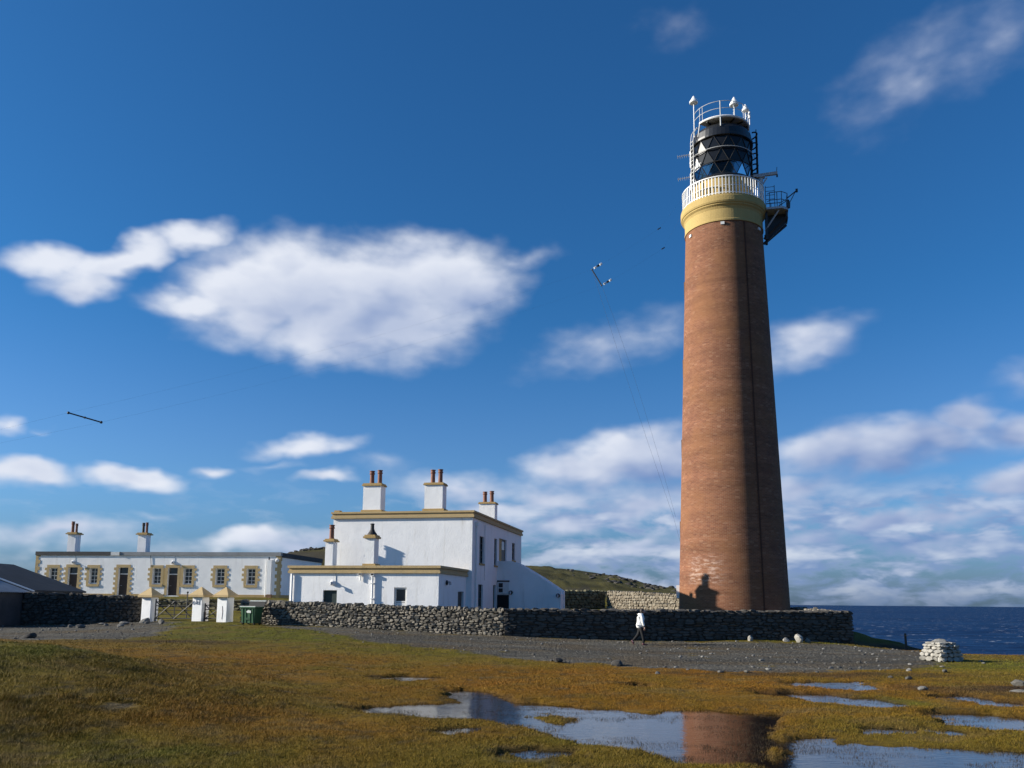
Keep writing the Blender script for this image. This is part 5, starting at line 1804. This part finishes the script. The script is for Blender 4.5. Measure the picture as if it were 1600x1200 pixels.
levels = [(.0, .50, .17), (.16, .485, .15), (.30, .46, .13), (.42, .41, .11), (.52, .44, .09), (.60, .37, .09)]
for z0, half, hh in levels:
    for s_, (dx, dy, rz) in enumerate(((0, -1, 0), (1, 0, math.pi / 2), (0, 1, math.pi), (-1, 0, -math.pi / 2))):
        a = -half
        while a < half - .05:
            w_ = min(r_.uniform(.16, .36), half - a)
            if half - a - w_ < .14:
                w_ = half - a
            c_ = a + w_ / 2
            x = dx * (half - .13) + (c_ if dy else 0) * (-dy if dy else 1)
            y = dy * (half - .13) + (c_ if dx else 0) * (dx if dx else 1)
            cairn_stone(x + r_.uniform(-.03, .03), y + r_.uniform(-.03, .03), z0 + hh / 2, w_ * .98, .30, hh * 1.02, rz)
            a += w_
for x, y, z, w_, d_, h_ in ((-.06, -.03, .71, .62, .50, .07), (.05, .05, .755, .50, .40, .05), (-.02, .02, .33, .6, .6, .62)):
    inst('stone', stone_mesh('b', r_.randrange(8), M['stone_white']), cairn, (x, y, z), (0, 0, r_.uniform(0, 3)), (w_, d_, h_ * 1.6))

# ------------------------------------------------------------------ loose rocks
def rock(x, y, w, d, h, label, m='rock', group=None, rz=None, sink=.25, name='rock'):
    o_ = bpy.data.objects.new(name, stone_mesh('b', random.randrange(8), M[m]))
    o_.scale = (w * 1.15, d * 1.15, h * 1.25)
    o_.location = (x, y, gz(x, y) + h * (.5 - sink))
    o_.rotation_euler = (random.uniform(-.2, .2), random.uniform(-.2, .2), random.uniform(0, 6) if rz is None else rz)
    link(o_)
    return tag(o_, label, 'rock', group)


rock(11.75, 43.0, .26, .24, .34, 'small white painted stone leaning at the wall foot behind the walker', 'stone_white')
rock(13.55, 43.2, .36, .26, .24, 'white painted stone left of the pointed one at the wall foot', 'stone_white')
rock(14.15, 43.1, .52, .4, .50, 'pointed white painted stone, largest of those along the shaded wall', 'stone_white')
rock(14.62, 43.2, .30, .26, .26, 'white painted stone tucked against the right of the pointed one', 'stone_white')
rock(9.75, 20.9, .22, .2, .12, 'grey rock on bare peat between the right pools', 'rock')
rock(13.05, 22.6, .40, .3, .20, 'tan angular rock on the bare peat at the right below the cairn', 'rock')
rock(13.9, 21.6, .24, .2, .14, 'pale rock at the right edge of the bare peat', 'rock')
rock(12.1, 21.0, .5, .22, .08, 'flat slab lying in the peat left of the tan rock', 'rock')
rock(4.15, 24.9, .14, .12, .10, 'small whitish stone on the turf below the track', 'rock')
ORD = ['first', 'second', 'third', 'fourth', 'fifth', 'sixth', 'seventh', 'eighth', 'ninth', 'tenth', 'eleventh', 'twelfth', 'thirteenth', 'fourteenth']
edge_stones = sorted([(13.1, 26.6), (12.3, 27.2), (10.6, 24.6), (10.9, 24.2), (6.2, 26.0), (6.9, 25.8), (14.4, 29.4), (13.7, 30.2), (7.9, 27.0), (10.2, 28.1), (12.1, 30.6), (8.9, 31.2), (16.6, 30.9), (17.1, 32.0)],
                     key=lambda p_: p_[0] / p_[1])
for k, (x, y) in enumerate(edge_stones):
    rock(x, y, random.uniform(.12, .24), random.uniform(.1, .2), random.uniform(.06, .12),
         'small pale stone, %s from the left along the gravel edge between walker and cairn' % ORD[k], 'rock', 'small stones along the gravel edge')
# stones lying before the shaded wall on the left
left_stones = [(-22.9, 44.8, .22, .16), (-21.9, 43.6, .30, .20), (-21.4, 45.9, .34, .12), (-20.9, 42.6, .40, .24), (-20.6, 44.6, .26, .18), (-20.0, 45.3, .46, .22), (-19.3, 43.4, .30, .16),
               (-18.9, 45.6, .24, .18), (-18.5, 46.4, .40, .24), (-17.9, 44.9, .28, .14)]
left_stones.sort(key=lambda p_: p_[0] / p_[1])
for k, (x, y, w_, h_) in enumerate(left_stones):
    kind_ = 'squat grey boulder' if h_ > .19 else ('flat grey rubble slab' if h_ < .15 else 'grey rubble stone')
    rock(x, y, w_ * 1.2, w_ * .8, h_, '%s, %s from the left on the gravel before the shaded wall' % (kind_, ORD[k]), 'rock', 'rubble before the left wall')
rock(-19.6, 46.9, .9, .5, .3, 'broad pale slab of rubble just left of the left gate pillar', 'rock')
rock(-18.9, 34.4, .8, .5, .22, 'dark lump of turned turf at the edge of the left gravel', 'dark_rock', name='turf_lump')
rock(3.4, 28.3, .7, .4, .22, 'dark turf clod beside the track below the walker', 'dark_rock', name='turf_lump')
rock(1.6, 29.3, .5, .3, .16, 'small dark turf clod left of the larger one by the track', 'dark_rock', name='turf_lump')


def scatter_stones():
    mb = MB()
    n = 0
    while n < 950:
        if random.random() < .7:
            x, y = random.uniform(-12, 18.5), random.uniform(26, 44)
            p_ = TRACK
        else:
            x, y = random.uniform(-28, -14), random.uniform(33, 48.4)
            p_ = YARD
        if float(sdist(p_, np.array([x]), np.array([y]))[0]) < -.6:
            continue
        n += 1
        s_ = random.choice((.03, .04, .05, .06, .08, .11)) * random.uniform(.7, 1.2)
        b_ = BOULDERS[n % 8]
        mb.pending = getattr(mb, 'pending', [])
        mb.pending.append((x, y, s_, n % 8))
    xs_ = np.array([p_[0] for p_ in mb.pending]); ys_ = np.array([p_[1] for p_ in mb.pending])
    hs_ = land_height(xs_, ys_)[0]
    ico = MB()
    bm = bmesh.new()
    bmesh.ops.create_icosphere(bm, subdivisions=1, radius=.5)
    base = np.array([v.co[:] for v in bm.verts]); bm.verts.index_update()
    faces = [tuple(v.index for v in f.verts) for f in bm.faces]
    bm.free()
    for (x, y, s_, k), h in zip(mb.pending, hs_):
        v = base * (1 + rng.normal(0, .16, (len(base), 1))) * np.array([s_ * random.uniform(.8, 1.5), s_ * random.uniform(.8, 1.3), s_ * .7]) + np.array([x, y, h + s_ * .15])
        ico.add(v.tolist(), faces)
    o_ = ico.build('gravel_stones', M['rock'])
    tag(o_, 'loose grey gravel stones over the track', 'gravel', kind='stuff')


scatter_stones()


def outcrops():
    mb = MB()
    rr = random.Random(5)
    pts = []
    for k in range(100):
        x = rr.gauss(20.5, 4.5) if k % 9 else rr.uniform(2, 28)
        y = rr.uniform(118, 158) if k % 4 else rr.uniform(130, 162)
        if x > 29:
            continue
        pts.append((x, y, rr.uniform(.35, 1.1)))
    for k in range(60):
        pts.append((rr.uniform(-43, -29), rr.uniform(156, 163), rr.uniform(.4, .9)))
    hs_ = land_height(np.array([p_[0] for p_ in pts]), np.array([p_[1] for p_ in pts]))[0]
    for (x, y, s_), h in zip(pts, hs_):
        mt = Matrix.Translation((x, y, h + s_ * .02)) @ Matrix.Rotation(rr.uniform(0, 6), 4, 'Z') @ Matrix.Diagonal((s_ * 1.5, s_ * 1.2, s_ * .7, 1))
        b_ = BOULDERS[rr.randrange(8)]
        mb.add([mt @ Vector(p_) for p_ in b_.v], b_.f)
    o_ = mb.build('rock_outcrop', M['dark_rock'])
    tag(o_, 'dark broken rock outcrops on the heathy hill behind', 'rocks', kind='stuff')


outcrops()

# fence post by the cliff edge
t = thing('fence_post', 'lone dark wooden fence post at the cliff edge against the sea', 'post', (19.98, 44.4, gz(19.98, 44.4) - .05))
MB().tube([(0, 0, -.2), (.01, 0, .4), (0, .01, .92)], .065, 8, r2=.055).build('post', M['old_wood'], t)
MB().tube([(-.09, -.06, .80), (.09, -.06, .80)], .012, 4).build('staple', M['rust'], t)


# ------------------------------------------------------------------ the walker
def skin_object(name, joints, edges, m, parent, levels=2, root=0):
    me = bpy.data.meshes.new(name)
    me.from_pydata([j[:3] for j in joints], edges, [])
    o_ = bpy.data.objects.new(name, me)
    link(o_, parent)
    md = o_.modifiers.new('skin', 'SKIN')
    md.use_smooth_shade = True
    for i, j in enumerate(joints):
        sv = me.skin_vertices[0].data[i]
        rr = j[3]
        sv.radius = rr if hasattr(rr, '__len__') else (rr, rr)
        sv.use_root = (i == root)
    sd = o_.modifiers.new('subdiv', 'SUBSURF')
    sd.levels = levels
    sd.render_levels = levels
    me.materials.append(m)
    return o_


PZ = gz(6.08, 41.0)
man = thing('person', 'walker in a hooded white jacket and black trousers heading right past the dark wall', 'person', (6.08, 41.0, PZ))
# x = walking direction, y = away from camera; left leg behind with the heel up, right leg planted
joints = [
    (0, 0, .86, (.13, .115)),          # 0 pelvis
    (.01, 0, 1.02, (.125, .10)), (.03, 0, 1.20, (.145, .11)), (.045, 0, 1.34, (.12, .09)),   # 1-3 spine, chest
    (.065, 0, 1.43, .055), (.075, 0, 1.47, .052),                                              # 4,5 neck
    (.00, -.09, .80, .115), (.09, -.10, .46, .085), (.115, -.10, .27, .072), (.12, -.10, .10, .055),    # 6-9 near leg, planted ahead
    (.00, .09, .80, .115), (-.10, .10, .47, .085), (-.26, .10, .29, .070), (-.37, .10, .165, .050),  # 10-13 far leg trailing
    (.04, -.17, 1.33, .055), (.06, -.215, 1.06, .043), (.115, -.215, .84, .031),                # near arm
    (.04, .17, 1.33, .055), (.06, .215, 1.06, .043), (.14, .215, .85, .031),
]
edges = [(0, 1), (1, 2), (2, 3), (3, 4), (4, 5), (0, 6), (6, 7), (7, 8), (8, 9), (0, 10), (10, 11), (11, 12), (12, 13), (3, 14), (14, 15), (15, 16), (3, 17), (17, 18), (18, 19)]
skin_object('body', joints, edges, M['trousers'], man)
# head with face
hd = MB()
prof = []
nv, nu = 12, 16
vs = []
for i in range(nv + 1):
    ph = math.pi * i / nv
    for j in range(nu):
        a = 2 * math.pi * j / nu
        rx, ry, rz_ = .098, .076, .118
        x = rx * math.sin(ph) * math.cos(a); y = ry * math.sin(ph) * math.sin(a); z = -rz_ * math.cos(ph)
        if z < 0:
            k = 1 + z * 2.0
            y *= max(.6, k + .1)
            x = x * max(.75, k + .15) + .012
        front = math.cos(a)
        if front > .8 and -.035 < z < .01:
            x += .022 * (1 - abs(z + .012) / .03 if abs(z + .012) < .03 else 0)     # nose
        if front > .7 and .012 < z < .03:
            x -= .008                                                                # eye hollows
        if front > .85 and -.07 < z < -.05:
            x += .006                                                                # lips
        vs.append((x, y, z))
hd.add(vs, [(i * nu + j, i * nu + (j + 1) % nu, (i + 1) * nu + (j + 1) % nu, (i + 1) * nu + j) for i in range(nv) for j in range(nu)])
hd.build('head', M['skin'], man, smooth=True, loc=(.10, 0, 1.555))
head = bpy.data.objects['head']
for y in (-.028, .028):
    MB().sphere((.086, y, .018), .010, 8, 6).build('eye', M['black_pot'], head)
for y in (-.075, .075):
    MB().tube([(-.005, y, .02), (.005, y * 1.1, .0), (-.002, y, -.025)], .012, 6).build('ear', M['skin'], head)
hr = MB().lathe([(.001, .135), (.05, .125), (.085, .085), (.098, .03), (.10, -.03), (.085, -.085), (.05, -.11), (.001, -.115)], 16)
h_ = hr.build('hair', M['hair'], man, smooth=True, loc=(.075, 0, 1.565))
h_.scale = (1.02, .90, 1.0)
# jacket with sleeves and hood
jk = [
    (-.035, 0, .74, (.20, .20)), (-.025, 0, .92, (.20, .185)), (-.01, 0, 1.08, (.195, .17)), (.01, 0, 1.24, (.19, .155)), (.035, 0, 1.36, (.14, .12)), (.05, 0, 1.42, .095),
    (.035, -.19, 1.34, .080), (.06, -.245, 1.08, .066), (.125, -.245, .86, .052),
    (.035, .19, 1.34, .080), (.055, .245, 1.08, .066), (.135, .245, .88, .052),
]
je = [(0, 1), (1, 2), (2, 3), (3, 4), (4, 5), (4, 6), (6, 7), (7, 8), (4, 9), (9, 10), (10, 11)]
skin_object('jacket', jk, je, M['jacket'], man, root=2)
hood = MB()
hood.lathe([(.06, 1.36), (.115, 1.37), (.135, 1.41), (.125, 1.455), (.09, 1.475), (.07, 1.45)], 16)
ho = hood.build('hood', M['jacket'], man, smooth=True)
ho.location = (.075, 0, .0)
ho.rotation_euler = (0, R(-3), 0)
# hands
for side, (hx, hy, hz) in ((-1, (.130, -.240, .835)), (1, (.145, .240, .845))):
    js = [(hx, hy, hz, .026), (hx + .012, hy, hz - .045, (.030, .018)), (hx + .018, hy, hz - .085, (.034, .016))]
    es = [(0, 1), (1, 2)]
    for k, (dx, ln) in enumerate(((.030, .055), (.012, .068), (-.008, .062), (-.026, .048))):
        i = len(js)
        bx_, bz_ = hx + .018 + dx, hz - .095
        js += [(bx_, hy, bz_, .0095), (bx_ + .006, hy + side * -.006, bz_ - ln * .55, .0088), (bx_ + .004, hy + side * -.018, bz_ - ln, .0075)]
        es += [(2, i), (i, i + 1), (i + 1, i + 2)]
    i = len(js)
    js += [(hx + .045, hy, hz - .045, .011), (hx + .060, hy + side * -.008, hz - .075, .0095)]
    es += [(1, i), (i, i + 1)]
    skin_object('hand', js, es, M['skin'], man, levels=1)


def shoe(loc, pitch):
    mb = MB()
    secs = [(-.09, .032, .08), (-.05, .04, .10), (.0, .04, .085), (.06, .046, .06), (.13, .044, .045), (.175, .028, .03)]
    vs = []
    for x, w_, h in secs:
        vs += [(x, -w_, 0), (x, w_, 0), (x, w_ * .8, h * .75), (x, 0, h), (x, -w_ * .8, h * .75)]
    fs = [(4, 3, 2, 1, 0), tuple(range(25, 30))]
    for i in range(5):
        for k in range(5):
            fs.append((5 * i + k, 5 * i + (k + 1) % 5, 5 * i + 5 + (k + 1) % 5, 5 * i + 5 + k))
    mb.add(vs, fs)
    o_ = mb.build('shoe', M['shoe'], man, smooth=True)
    o_.location = loc
    o_.rotation_euler = (0, pitch, 0)
    return o_


shoe((.135, -.10, .005), 0)
shoe((-.395, .10, .125), R(62))
MB().tube([(-.355, .10, .175), (-.39, .10, .14)], .040, 10).build('sock', M['sock'], man)
MB().tube([(.118, -.10, .15), (.12, -.10, .09)], .036, 10).build('sock', M['trousers'], man)
